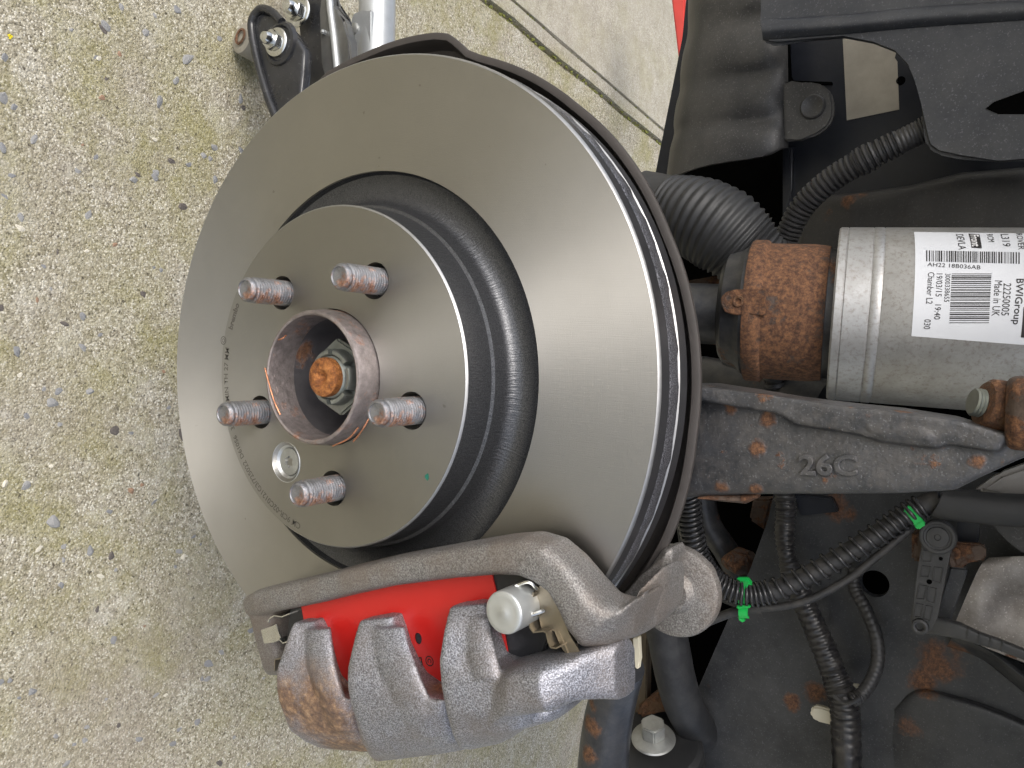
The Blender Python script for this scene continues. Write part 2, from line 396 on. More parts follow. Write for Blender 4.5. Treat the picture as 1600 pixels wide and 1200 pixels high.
# ------------------------------------------------------------------ brake disc
FY = .0280                                            # friction face
disc = thing('brake_disc', 'large machined steel brake disc with dark hat wall and bolt holes', 'brake disc')
lathe_seg = 192
bm = B(); lathe(bm, [(.1153, FY + .0015), (.1153, FY), (.1773, FY), (.1773, FY + .009), (.1153, FY + .009)], lathe_seg, close=True); obj('friction_ring', bm, MAT['steel'], disc)
bm = B(); lathe(bm, [(.17735, FY + .0001), (.1781, FY + .0007), (.1786, FY + .0020), (.17735, FY + .003)], lathe_seg, close=True); obj('chamfer', bm, MAT['bright'], disc)
MAT['dark_rim'] = M('dark_coated_edge', (.05, .05, .054), .42, .5, var=.2, bump=(900, .25, .0004))
bm = B(); lathe(bm, [(.17736, FY + .0021), (.1785, FY + .0021), (.1785, FY + .0112), (.1762, FY + .0118), (.172, FY + .0118), (.172, FY + .0021)], lathe_seg, close=True); obj('front_rim', bm, MAT['dark_rim'], disc)
bm = B()                                              # cast centre with vane ends, slightly wavy
N = 192; prev = None; first = None
for i in range(N):
    a = 2 * PI * i / N; j = .0004 * math.sin(a * 41) + .0003 * math.sin(a * 67 + 1)
    rr = ring(bm, [Vector((math.cos(a) * r, y, math.sin(a) * r)) for r, y in ((.16, FY + .0119), (.1777 + j, FY + .0119), (.1786 + j, FY + .0135), (.1786 + j, FY + .0215), (.1779, FY + .0228), (.16, FY + .0228))])
    if prev: bridge(bm, prev, rr)
    else: first = rr
    prev = rr
bridge(bm, prev, first); obj('vane_ring', bm, MAT['rim'], disc, smooth=50)
bm = B(); lathe(bm, [(.1153, FY + .0229), (.1780, FY + .0229), (.1787, FY + .0236), (.1787, FY + .0240), (.1778, FY + .0245), (.1153, FY + .0250)], lathe_seg, close=True); obj('chamfer', bm, MAT['bright'], disc)
bm = B(); lathe(bm, [(.1153, FY + .0251), (.1782, FY + .0251), (.1782, FY + .034), (.1153, FY + .034)], lathe_seg, close=True); obj('rear_plate', bm, MAT['dark_rim'], disc)
# hat: face with holes, wall, fillet groove
PH = -0.7199466
studs = [(-math.cos(PH + i * 2 * PI / 5) * .06, math.sin(PH + i * 2 * PI / 5) * .06) for i in range(5)]
SCR = (.0501, -.0321)
def circ(bm, cx, cz, r, y, n): return ring(bm, [(cx + math.cos(2 * PI * i / n) * r, y, cz + math.sin(2 * PI * i / n) * r) for i in range(n)])
bm = B(); holes = [(0, 0, .0369, 64)] + [(x, z, .0096, 32) for x, z in studs] + [(SCR[0], SCR[1], .0112, 40)]
loops = [circ(bm, 0, 0, .0912, 0, lathe_seg)] + [circ(bm, x, z, r, 0, n) for x, z, r, n in holes]
ed = []
for L in loops:
    for i in range(len(L)): ed.append(bm.edges.new((L[i], L[(i + 1) % len(L)])))
bmesh.ops.triangle_fill(bm, use_beauty=True, edges=ed)
for L, (x, z, r, n) in zip(loops[1:], holes):
    if n == 40: d = circ(bm, x, z, .0078, .0030, n)
    else: d = circ(bm, x, z, r, .010, n)
    bridge(bm, L, d)
    if n == 40: bm.faces.new(d)
obj('hat_face', bm, MAT['hatsteel'], disc, smooth=20)
bm = B(); lathe(bm, [(.09125, .0001), (.0917, .0004), (.0922, .0013), (.0912, .003)], lathe_seg, close=True); obj('hat_edge', bm, MAT['bright'], disc)
bm = B(); lathe(bm, [(.0910, .0014), (.0922, .0014), (.0934, .0190), (.0950, .0198), (.0954, .0215), (.0958, .0262), (.0972, .0298), (.0998, .0322), (.1032, .0336), (.1075, .0340), (.1110, .0338), (.1140, .0325), (.1152, .0296), (.1152, .036), (.091, .036)], lathe_seg, close=True)
s = NT('turned_hat_wall')
sep = s.n.new('ShaderNodeSeparateXYZ'); s.l.new(s.tc, sep.inputs[0])
ang = s.math('ARCTAN2', sep.outputs[0], sep.outputs[2]); cv = s.n.new('ShaderNodeCombineXYZ'); s.l.new(ang, cv.inputs[0]); s.l.new(sep.outputs[1], cv.inputs[1])
mp = s.n.new('ShaderNodeMapping'); mp.inputs['Scale'].default_value = (110, 180, 1); s.l.new(cv.outputs[0], mp.inputs[0])
chat = s.noise(1, 2, .5, mp.outputs[0])
g = s.noise(2000, 2, .5)
s.set('Base Color', s.mix(s.ramp(g, [(.35, 0.), (.7, 1.)]), (.05, .052, .056), (.13, .132, .14))); s.set('Metallic', .75); s.set('Roughness', .36)
b1 = s.bump(chat, .5, .0006); s.bump(g, .16, .0003, b1)
obj('hat_wall', bm, s.m, disc)
# etched lettering round the hat
MAT['etch'] = M('laser_etching', (.16, .15, .135), .6, .6, var=.2, bump=None)
def on_circle(bm, r, ang, y):
    """bend a line of writing round the hat, tops outward, clockwise as seen from outside the car"""
    def fn(c):
        a = ang + c.x / r; rr = r + c.y
        return Vector((-math.cos(a) * rr, y - c.z, math.sin(a) * rr))
    return remap(bm, fn)
def ang_at(u, v):
    p = at(u, v, y=0); return math.atan2(p.z, -p.x)
for body, uv, sz in (('CM 9CR-02C0121G3/725022', (421, 777), .0049), ('D61056', (371, 700), .0046), ('36', (352, 672), .0046), ('MIN TH 27 MM', (346, 585), .0050), ('brembo', (359, 490), .0052)):
    bm = text_bm(body, sz, bold=.00006 if body != 'brembo' else .00022)
    obj('etched_mark', on_circle(bm, .0868, ang_at(*uv), -.00012), MAT['etch'], disc, smooth=0)
bm = B(); p = at(349, 532, y=-.00012); c0 = bm
for r0, r1 in ((.0020, .0026), (.0008, .0013)):
    a = circ(bm, p.x, p.z, r0, p.y, 20); b = circ(bm, p.x, p.z, r1, p.y, 20); bridge(bm, a, b)
obj('etched_mark', bm, MAT['etch'], disc, smooth=0)
MAT['greendot'] = M('green_paint', (.01, .13, .09), .5, 0, bump=None)
p = at(667, 745, y=-.0001); bm = B(); bm.faces.new(ring(bm, [(p.x + math.cos(a) * .0016 * (1 + .3 * math.sin(3 * a)), p.y, p.z + math.sin(a) * .0013) for a in [k * PI / 7 for k in range(14)]])); obj('paint_dot', bm, MAT['greendot'], disc)
# retaining screw
MAT['zinc'] = M('bright_zinc', (.62, .63, .63), .34, .95, var=.12, vscale=90, bump=(500, .12, .0003))
MAT['zincdull'] = M('dull_zinc', (.42, .43, .42), .45, .8, var=.2, vscale=80, bump=(400, .2, .0003), dust=.3)
MAT['hole_shade'] = M('hole_shade_black', (.002, .002, .002), .9, 0, bump=None, spec=0.0)  # painted shade for small holes and the wing gap, laid on flat
bm = B(); o = Vector((SCR[0], 0, SCR[1])); n = 36
outer = ring(bm, [o + Vector((math.cos(2 * PI * i / n) * .0076, .0022, math.sin(2 * PI * i / n) * .0076)) for i in range(n)])
torx = lambda r, y: [o + Vector((math.cos(2 * PI * i / n) * r * (1 + .16 * math.cos(6 * 2 * PI * i / n)), y, math.sin(2 * PI * i / n) * r * (1 + .16 * math.cos(12 * PI * i / n)))) for i in range(n)]
t0 = ring(bm, torx(.0031, .0019)); t1 = ring(bm, torx(.0029, .0052)); bridge(bm, outer, t0); bridge(bm, t0, t1); bm.faces.new(t1)
low = ring(bm, [v.co + Vector((0, .002, 0)) for v in outer]); bridge(bm, outer, low)
obj('retaining_screw', bm, MAT['zincdull'], disc, smooth=30)
bm = B(); lathe(bm, [(.01115, .0000), (.0113, -.0003), (.0116, -.0001), (.0116, .0002)], 40, o=o); lathe(bm, [(.0111, .0001), (.0079, .0029)], 40, o=o); obj('countersink', bm, MAT['zinc'], disc)

# ------------------------------------------------------------------ hub with studs
def coppered(name, basec, amount, metal=.85, rough=.42):
    s = NT(name); f = s.ramp(s.noise(75, 7, .75), [(.62 - amount, 0.), (.74 - amount, 1.)])
    cop = s.ramp(s.noise(500, 3, .6), [(.3, (.24, .11, .07)), (.6, (.50, .29, .21)), (.8, (.78, .58, .48))])
    c = s.mix(s.ramp(s.noise(200, 5, .7), [(.3, 0.), (.75, 1.)]), tuple(x * .5 for x in basec), basec)
    s.set('Base Color', s.mix(f, c, cop)); s.set('Metallic', metal); s.set('Roughness', s.math('ADD', rough - .08, s.math('MULTIPLY', s.noise(260, 3), .22)))
    s.bump(s.math('ADD', s.noise(420, 5, .7), s.math('MULTIPLY', f, s.noise(900, 3, .7))), .55, .0007)
    return s.m
hub = thing('wheel_hub', 'wheel hub with copper greased spigot, five threaded studs and rusty axle end', 'wheel hub')
MAT['stud'] = coppered('greased_stud', (.38, .385, .41), .13)
MAT['spigot'] = coppered('greased_spigot', (.42, .37, .36), .07, .8, .45)
bm = B(); lathe(bm, [(.0362, .012), (.0362, -.0010), (.0364, -.0045), (.0355, -.0122), (.0350, -.0133), (.0338, -.0138), (.0330, -.0133), (.0326, -.011), (.0321, -.004), (.0318, .004)], 96); obj('spigot', bm, MAT['spigot'], hub)
MAT['bowl'] = M('stained_bowl', (.125, .12, .128), .40, .7, var=.4, vscale=25, rust=.03, rscale=30, bump=(180, .3, .0006))
bm = B(); lathe(bm, [(.0318, .0035), (.0312, .012), (.029, .020), (.024, .0255), (.016, .0270), (.001, .0270)], 96); obj('bowl', bm, MAT['bowl'], hub)
MAT['nut'] = M('dull_green_zinc', (.27, .29, .27), .42, .7, var=.25, vscale=120, dust=.2)
bm = B(); hexa = [Vector((math.cos(k * PI / 3 + .12) * .0215, 0, math.sin(k * PI / 3 + .12) * .0215)) for k in range(6)]
prism(bm, [h + Vector((0, .0065, 0)) for h in hexa], (0, .0195, 0), .0012, 2); obj('axle_nut', bm, MAT['nut'], hub)
nut = hub.children[-1]
bm = B()
for k in range(6):                                    # castellated collar
    a0 = k * PI / 3 + .12; lathe(bm, [(.0118, .0064), (.0118, .0010), (.0126, .0000), (.0144, .0002), (.0152, .0012), (.0156, .0064)], 10, a0=a0, a1=a0 + PI / 3 - .24, close=True)
bmesh.ops.holes_fill(bm, edges=bm.edges); obj('collar', bm, MAT['nut'], nut)
prof = [(.0110, .012)]; y = .010
while y > -.0005: prof += [(.0114, y), (.0102, y - .0008)]; y -= .0016
bm = B(); lathe(bm, prof + [(.0100, -.0012)], 48); obj('axle_thread', bm, MAT['nut'], hub, smooth=20)
s = NT('pitted_orange_rust'); s.set('Base Color', s.ramp(s.noise(260, 6, .8), [(.30, (.05, .018, .008)), (.45, (.22, .075, .02)), (.6, (.48, .19, .05)), (.75, (.72, .42, .2))])); s.set('Roughness', .6); s.set('Metallic', .15); s.bump(s.noise(330, 5, .75), 1, .0016); MAT['rusty'] = s.m
bm = B(); lathe(bm, [(.0104, .0005), (.0108, -.0025), (.0104, -.0048), (.0088, -.0058), (.0048, -.0060), (.0034, -.0054), (.0012, -.0020), (.0001, -.0015)], 40); obj('axle_end', bm, MAT['rusty'], hub)
y = .010; prof = [(.0069, .010)]
while y > -.0218: prof += [(.0071, y), (.0071, y - .0004), (.0061, y - .0010), (.0061, y - .0012)]; y -= .0018
prof += [(.0067, -.0232), (.0065, -.0242), (.0057, -.0254), (.0049, -.0256), (.0046, -.0249), (.0030, -.0247), (.0010, -.0244), (.0001, -.0244)]
bm = B(); lathe(bm, prof, 40); sme = finish(bm, 25)
for i, (x, z) in enumerate(studs): obj('stud', sme if i == 0 else sme.copy(), MAT['stud'], hub, loc=(x, 0, z))
bm = B(); lathe(bm, [(.034, .0105), (.09, .0105), (.09, .024), (.034, .024)], 64, close=True); obj('flange', bm, MAT['bowl'], hub)
MAT['copper'] = M('copper_grease', (.62, .28, .16), .4, .8, var=.4, vscale=300, bump=(700, .6, .0006))
# strings of grease on the spigot
for pts in ([(414, 575, -.0135), (420, 598, -.0145), (428, 625, -.0148), (438, 648, -.0142)], [(432, 532, -.011), (441, 529, -.0145), (447, 524, -.012)], [(520, 697, -.012), (545, 685, -.014), (560, 668, -.0138)], [(552, 690, -.009), (566, 672, -.011), (580, 648, -.009)]):
    obj('grease_string', tube(B(), pxpath(pts, 5), .00045, 6), MAT['copper'], hub)

# ------------------------------------------------------------------ dust shield behind the disc
MAT['shield'] = M('brown_grey_shield', (.048, .042, .039), .62, .2, var=.15, vscale=40, bump=(500, .2, .0004), dust=.35, dcol=(.085, .075, .07))
bm = B(); prev = None; N = 220
def shield_r(a):
    """radius round the plate; a = 0 at image top, growing towards image right"""
    A = [-75, -45, -23.8, -14.4, -3.5, 1.6, 4.3, 6.5, 8.9, 12, 15.5, 26.5, 34.4, 44, 54, 63, 80, 96, 104, 112.6, 135]
    Rr = [.19, .206, .2135, .2094, .2069, .2056, .2038, .1992, .1938, .1912, .1899, .1866, .1842, .1831, .1817, .1803, .1811, .1816, .1833, .185, .186]
    return float(np.interp(math.degrees(a), A, Rr)) - .0012
for i in range(N + 1):
    a = math.radians(-75 + 205 * i / N); r = shield_r(a); d = Vector((-math.cos(a), 0, math.sin(a)))
    rr = ring(bm, [d * q + Vector((0, yy, 0)) for q, yy in ((.07, .082), (.150, .082), (r - .010, .082), (r - .0065, .0810), (r - .0048, .0770), (r - .0040, .0725), (r - .003, .071), (r, .0710), (r + .0012, .0718), (r + .0012, .074), (r - .002, .0765), (r - .005, .084), (.150, .085), (.07, .085))])
    if prev: bridge(bm, prev, rr)
    else: bm.faces.new(rr)
    prev = rr
bm.faces.new(prev[::-1])
tag(obj('dust_shield', bm, MAT['shield'], smooth=40), 'thin brown black dust shield curving behind the rim of the brake disc', 'dust shield')

# ------------------------------------------------------------------ caliper carrier (fixed frame round the pads)
V = Vector
car = thing('caliper_carrier', 'grey cast iron bracket looping across the disc around the red pad', 'brake bracket', (.16, .03, .05))
bm = B()
loft(bm, [st(376, 934, 384, 966, .006, .024), st(392, 924, 402, 964, .001, .023), st(430, 915, 437, 957, -.002, .023), st(480, 904, 488, 947, -.003, .023), st(540, 888, 547, 933, -.004, .023), st(600, 874, 606, 920, -.004, .023), st(700, 856, 703, 908, -.004, .023),
          st(770, 844, 768, 903, -.004, .023), st(812, 841, 803, 905, -.004, .023), st(848, 852, 823, 913, -.004, .023), st(880, 880, 849, 930, -.003, .024), st(908, 918, 864, 958, -.003, .026), st(930, 948, 877, 990, -.002, .030), st(955, 960, 898, 1019, .002, .040), st(985, 938, 940, 1020, .010, .055), st(1003, 920, 985, 1003, .022, .066)], 3.6, 28)
loft(bm, [st(377, 938, 425, 952, .004, .030), st(384, 972, 424, 968, .008, .036), st(391, 1000, 424, 1000, .013, .046), st(398, 1030, 436, 1030, .017, .060), st(402, 1048, 440, 1050, .020, .080), st(408, 1055, 440, 1056, .026, .09)], 4, 20)
obj('tie_bar', cast(bm, .0011, 5), MAT['carrier'], car)
bm = B()
loft(bm, [st(975, 940, 950, 1012, .018, .055), st(992, 922, 985, 1004, .028, .062), st(1012, 902, 1006, 992, .038, .070), st(1030, 886, 1022, 980, .046, .076), st(1042, 895, 1036, 962, .052, .080)], 3.6, 24)
bm2 = B(); pxprism(bm2, [(948, 958), (972, 930), (1004, 905), (1022, 872), (1040, 852), (1052, 858), (1040, 900), (1010, 940), (975, 965)], .066, .022, .003); merge(bm, bm2)
obj('neck', cast(bm, .0011, 4), MAT['carrier'], car)
a, b = at(1054, 852, y=.090), at(1054, 995, y=.090); rb = (a - b).length / 2; oc = (a + b) / 2
bm = B(); lathe(bm, [(.001, -.004), (rb * .36, -.004), (rb * .42, -.0025), (rb * .48, -.0004), (rb * .55, .0), (rb * .9, .0003), (rb * .97, .001), (rb, .0024), (rb, .006), (rb * .9, .0075), (.001, .0075)], 56, o=oc - V((0, .002, 0))); obj('pin_flange', bm, MAT['carrier'], car)
bm = B(); lathe(bm, [(.001, .0), (.0095, .0), (.0105, .004), (.0105, .03), (.001, .03)], 32, o=oc + V((0, .007, 0))); obj('guide_pin', bm, MAT['carrier'], car)

# ------------------------------------------------------------------ caliper body with three fingers
cal = thing('brake_caliper', 'grey cast brake caliper with three fingers, the first one rusty', 'brake caliper', (.19, .03, .06))
bm = B()
yb = .0106
def sf(u0, v0, u1, v1, yf, yb):
    """finger station: left edge on the front face, right edge where its side meets the pad"""
    a, b = at(u0, v0, y=yf), at(u1, v1, y=yf * .45 + yb * .55); c = (a + b) / 2; c.y = (yf + yb) / 2; h = (b - a) / 2; h.y = 0
    return (c, h, Vector((0, (yb - yf) / 2, 0)))
def tilt(S): return [(c, w_ + Vector((0, .0028, 0)), t_) for c, w_, t_ in S]      # each finger's left edge stands proud
loft(bm, tilt([sf(472, 968, 490, 967, .004, yb), sf(463, 971, 495, 969, .000, yb), sf(457, 982, 498, 982, -.003, yb), sf(448, 1006, 502, 1006, -.007, yb), sf(435, 1042, 508, 1044, -.010, yb), sf(433, 1062, 514, 1062, -.011, .012), sf(433, 1076, 530, 1078, -.011, .013), st(434, 1094, 543, 1098, -.010, .018), st(438, 1110, 546, 1112, -.009, .03), st(449, 1140, 555, 1146, -.004, .04), st(472, 1156, 565, 1168, .003, .045), st(497, 1166, 578, 1180, .014, .05)]), 7, 40)
loft(bm, tilt([sf(576, 965, 610, 959, .004, yb), sf(565, 968, 618, 962, .000, yb), sf(559, 985, 622, 984, -.004, yb), sf(552, 1010, 626, 1010, -.008, yb), sf(544, 1042, 638, 1042, -.011, yb), sf(543, 1062, 648, 1060, -.0125, .012), sf(543, 1076, 672, 1076, -.0125, .013), st(545, 1096, 689, 1100, -.0115, .018), st(549, 1115, 691, 1120, -.011, .03), st(559, 1155, 702, 1152, -.005, .04), st(572, 1180, 713, 1168, .003, .045), st(582, 1189, 715, 1178, .014, .05)]), 7, 40)
loft(bm, tilt([sf(716, 943, 752, 938, .004, yb), sf(705, 948, 762, 941, .000, yb), sf(700, 965, 770, 962, -.004, yb), sf(694, 990, 766, 992, -.008, yb), sf(687, 1032, 776, 1032, -.0115, yb), st(688, 1072, 800, 1066, -.013, .016), st(694, 1115, 822, 1110, -.012, .03), st(704, 1150, 810, 1144, -.006, .04), st(716, 1169, 790, 1160, .003, .045), st(732, 1170, 780, 1165, .014, .05)]), 7, 40)
loft(bm, [st(765, 1052, 760, 1150, -.010, .03), st(792, 1048, 785, 1132, -.016, .03), st(838, 1043, 850, 1124, -.016, .03), st(875, 1033, 880, 1108, -.009, .03), st(905, 1022, 905, 1103, -.002, .03), st(935, 1012, 935, 1101, .006, .03), st(960, 1008, 962, 1100, .012, .030), st(973, 1012, 975, 1094, .018, .031), st(981, 1022, 983, 1084, .022, .031), st(985, 1036, 986, 1070, .025, .030)], 3.6, 28)
loft(bm, [st(745, 1110, 735, 1168, -.004, .05), st(800, 1100, 805, 1154, .000, .05), st(850, 1095, 852, 1139, .006, .05), st(885, 1085, 878, 1116, .014, .05)], 2.6, 20)
loft(bm, [st(590, 1150, 615, 1140, -.0085, .02), st(600, 1170, 626, 1160, -.003, .02), st(606, 1184, 632, 1180, .004, .02)], 2.2, 14)
def ridge(pts, hw, up):
    loft(bm, [st(u - hw, v, u + hw, v, y - up, y + .006) for u, v, y in pts], 1.9, 20)
ridge([(486, 984, .000), (489, 1010, -.004), (494, 1045, -.008), (504, 1080, -.0088), (516, 1115, -.007), (530, 1145, -.001)], 21, .0024)
ridge([(592, 982, -.001), (598, 1010, -.005), (610, 1045, -.0088), (626, 1085, -.0098), (640, 1120, -.0085), (655, 1155, -.0015)], 32, .0025)
ridge([(733, 966, -.001), (737, 995, -.005), (745, 1030, -.009), (752, 1062, -.011)], 24, .0024)
bm2 = B(); lathe(bm2, [(.1885, .008), (.1975, .004), (.2035, .012), (.2055, .03), (.2055, .105), (.1885, .105)], 40, a0=-.52, a1=.14, close=True); bmesh.ops.holes_fill(bm2, edges=bm2.edges); merge(bm, bm2)
obj('body', cast(bm, .0010, 3), MAT['caliper'], cal)
bm = B(); lathe(bm, [(.12, .088), (.180, .088), (.180, .13), (.12, .13)], 40, a0=-.45, a1=.05, close=True); bmesh.ops.holes_fill(bm, edges=bm.edges); obj('piston_housing', cast(bm, .002, 5), MAT['caliper'], cal)

# ------------------------------------------------------------------ brake pad
MAT['red'] = M('red_shim', (.50, .016, .013), .33, 0, var=.05, vscale=12, bump=(60, .05, .0006))
MAT['padblack'] = M('black_pad_plate', (.012, .013, .016), .42, 0, var=.3, bump=(500, .3, .0004))
MAT['lining'] = M('pad_lining', (.06, .055, .05), .9, 0, var=.4, vscale=300, bump=(500, .6, .001))
pad = thing('brake_pad', 'brake pad with glossy red shim and black ends behind the caliper fingers', 'brake pad', (.14, .015, .05))
bm = B(); pxprism(bm, [(452, 952), (470, 935), (770, 885), (845, 900), (862, 930), (856, 1000), (848, 1022), (812, 1046), (700, 1082), (560, 1092), (470, 1060), (446, 1010)], .0120, .0045, .0008); obj('backing_plate', bm, MAT['padblack'], pad)
bm = B(); pxprism(bm, [(476, 960), (480, 940), (780, 895), (820, 920), (815, 1030), (700, 1080), (560, 1085), (490, 1055)], .0166, .0110); obj('lining', bm, MAT['lining'], pad)
bm = B(); red = [(469, 938), (470, 920), (766, 878), (770, 905), (776, 930), (786, 980), (793, 1020), (793, 1028), (788, 1034), (760, 1048), (700, 1079), (560, 1088), (500, 1062), (480, 1000)]
a = ring(bm, [at(u, v, y=.0110) for u, v in red]); hp = at(653, 998, y=.0110); h = ring(bm, [hp + V((math.cos(k * PI / 10) * .0031, 0, math.sin(k * PI / 10) * .0026)) for k in range(20)])
bmesh.ops.triangle_fill(bm, use_beauty=True, edges=[bm.edges.new((L[i], L[(i + 1) % len(L)])) for L in (a, h) for i in range(len(L))])
for L in (a, h): bridge(bm, L, ring(bm, [v.co + V((0, .0009, 0)) for v in L]))
obj('red_shim', bm, MAT['red'], pad, smooth=30)
shim = pad.children[-1]
MAT['print'] = M('black_print', (.015, .013, .013), .6, 0, bump=None)
def pad_text(body, uv, size, bold=0):
    p = at(*uv, y=.01085); ax = (at(uv[0] - 40, uv[1] + 3, y=.01085) - p).normalized(); ay = V((ax.z, 0, -ax.x))
    if ay.x < 0: ay = -ay
    return remap(text_bm(body, size, 'LEFT', bold=bold), lambda c: p + ax * c.x + ay * c.y)
obj('logo', pad_text('brembo', (660, 1032), .0056, .00012), MAT['print'], shim, smooth=0)
bm = B(); p = at(671, 1033, y=.01085)
for r0, r1, k0_, k1_ in ((.0021, .0027, 0, 24), (.0007, .0013, 3, 22)):
    prev = None
    for k in range(k0_, k1_ + 1):
        a = k / 24 * 2 * PI; q = ring(bm, [p + V((math.cos(a) * r, 0, math.sin(a) * r)) for r in (r0, r1)])
        if prev: bm.faces.new((prev[0], prev[1], q[1], q[0]))
        prev = q
obj('logo', bm, MAT['print'], shim, smooth=0)
MAT['alu'] = M('dull_aluminium', (.56, .58, .58), .42, .75, var=.08, vscale=60, bump=(700, .12, .0002))
c = at(786, 958, y=-.0115); bm = B(); lathe(bm, [(.0001, 0), (.0020, -.00005), (.0022, .0001), (.0068, .0), (.0090, .0001), (.0096, .0006), (.0098, .0012), (.0098, .0215), (.002, .0215)], 48, o=c); obj('damper_weight', bm, MAT['alu'], pad, smooth=40)
# abutment clips of sheet steel
MAT['sheet'] = M('bronze_stainless_sheet', (.29, .255, .20), .36, .9, var=.2, vscale=50, bump=(300, .1, .0003))
MAT['shiny'] = M('bright_stainless', (.66, .66, .63), .22, 1, var=.1, vscale=80, bump=(200, .12, .0004))
def strip(name, pts, y0, y1, m, parent, th=.0007):
    P = [at(u, v, y=y0) for u, v in pts]; bm = B(); prev = None
    for i, p in enumerate(P):
        t = (P[min(i + 1, len(P) - 1)] - P[max(i - 1, 0)]).normalized(); nn = V((t.z, 0, -t.x)) * th
        q = ring(bm, [p, p + V((0, y1 - y0, 0)), p + nn + V((0, y1 - y0, 0)), p + nn])
        if prev: bridge(bm, prev, q)
        else: bm.faces.new(q[::-1])
        prev = q
    bm.faces.new(prev); return obj(name, bm, m, parent, smooth=30)
clip = thing('abutment_clip', 'bronze coloured sheet clip beside the silver damper weight', 'spring clip', tuple(at(870, 980, y=.01)), 'pad abutment clips')
strip('spring_sheet', [(834, 926), (833, 932), (837, 955), (842, 962)], .001, .020, MAT['sheet'], clip)
strip('spring_sheet', [(826, 966), (829, 981), (833, 987), (848, 985), (854, 988), (857, 1002), (861, 1011), (868, 1012), (876, 1008)], -.001, .018, MAT['sheet'], clip)
bm = B(); pxprism(bm, [(834, 926), (846, 912), (862, 926), (876, 958), (890, 992), (908, 1022), (890, 1030), (876, 1010), (866, 986), (846, 983), (842, 964), (838, 955)], .004, .0008); obj('face_sheet', bm, MAT['sheet'], clip)
strip('tail', [(872, 985), (884, 1012), (891, 1030), (906, 1021)], .0035, .014, MAT['sheet'], clip)
bm = B(); tube(bm, pxpath([(805, 916, -.001), (812, 913, .0), (824, 909, .0), (832, 912, .001), (838, 920, .003)], 5), .0009, 8); obj('wire', bm, MAT['shiny'], clip)
bm = B(); tube(bm, pxpath([(820, 966, -.003), (830, 961, -.002), (842, 957, .0), (850, 954, .002)], 5), .0011, 8); obj('wire', bm, MAT['shiny'], clip)
clip = thing('abutment_clip', 'shiny silver sheet clip at the far end of the red pad', 'spring clip', tuple(at(430, 985, y=.012)), 'pad abutment clips')
bm = B(); pxprism(bm, [(407, 984), (420, 981), (431, 975), (436, 990), (439, 999), (428, 1004), (412, 1006)], .0105, .001, .0003); obj('tab', bm, MAT['shiny'], clip)
strip('spring_sheet', [(418, 972), (420, 966), (428, 961), (440, 963), (452, 958)], .009, .022, MAT['shiny'], clip)
strip('spring_sheet', [(436, 998), (442, 1004), (450, 1001), (453, 1010), (445, 1014)], .009, .022, MAT['shiny'], clip)
strip('spring_sheet', [(428, 1048), (429, 1030), (442, 1027), (442, 1022)], .014, .026, MAT['sheet'], clip)

# ------------------------------------------------------------------ steering knuckle arm
arm = thing('steering_knuckle', 'black cast iron knuckle arm embossed 26C with rust spots', 'suspension arm', (0, .1, .2))
MAT['iron'] = M('rust_flecked_iron', (.064, .066, .072), .37, .45, var=.35, vscale=60, bump=(420, .55, .0007), dust=.45, dcol=(.20, .18, .16), rust=.03, rscale=70, specks=.35,
               spots=[(P3(1140, 640, .085), .0060), (P3(1185, 700, .085), .0072), (P3(1125, 765, .085), .0072), (P3(1400, 672, .085), .0060), (P3(1410, 642, .085), .0067), (P3(1200, 655, .085), .007), (P3(1530, 720, .085), .006), (P3(1180, 770, .085), .0060)])
bm = B()
loft(bm, [st(1040, 600, 1040, 785, .092, .13), st(1095, 600, 1085, 779, .088, .125), st(1160, 610, 1155, 776, .085, .122), st(1230, 622, 1225, 775, .084, .12), st(1310, 632, 1310, 775, .083, .118), st(1400, 641, 1400, 774, .083, .116), st(1490, 655, 1490, 769, .083, .115), st(1530, 668, 1532, 748, .083, .114), st(1600, 690, 1600, 716, .083, .112), st(1700, 690, 1700, 716, .083, .112)], 7, 36)
bm2 = B(); pxprism(bm2, [(1080, 602), (1190, 615), (1300, 632), (1400, 643), (1500, 657), (1580, 680), (1560, 708), (1482, 692), (1466, 702), (1372, 690), (1350, 679), (1240, 664), (1216, 645), (1150, 636), (1085, 625)], .0795, .02, .001); merge(bm, bm2)
bm2 = B(); pxprism(bm2, [(1345, 668), (1380, 662), (1440, 668), (1460, 678), (1455, 692), (1380, 684)], .0785, .01, .001); merge(bm, bm2)
obj('casting', cast(bm, .0011, 4), MAT['iron'], arm)
tx = text_bm('26C', .0140, 'LEFT', extrude=.0009, bevel=.0004, bold=.0001); p0 = at(1248, 728, y=.0829); ax = (at(1340, 729, y=.0829) - p0); L = ax.length
xs = [v.co.x for v in tx.verts]; k = L / (max(xs) - min(xs)); axn = ax.normalized(); ayn = V((-axn.z, 0, axn.x)); ayn = ayn if ayn.x < 0 else -ayn
obj('embossed_mark', remap(tx, lambda c: p0 + axn * (c.x - min(xs)) * k + ayn * c.y * .92 + V((0, -c.z, 0))), MAT['iron'], arm, smooth=45)
MAT['rust'] = M('brown_rust', (.085, .055, .040), .65, .25, var=.5, vscale=50, bump=(350, .6, .0009), dust=.2, rust=.5, rscale=70)
bm = B(); loft(bm, [st(1090, 776, 1090, 781, .09, .10), st(1120, 772, 1120, 786, .09, .11), st(1160, 772, 1160, 790, .09, .11), st(1180, 772, 1180, 780, .09, .10)], 2.4, 14); obj('rusty_lug', bm, MAT['rust'], arm)
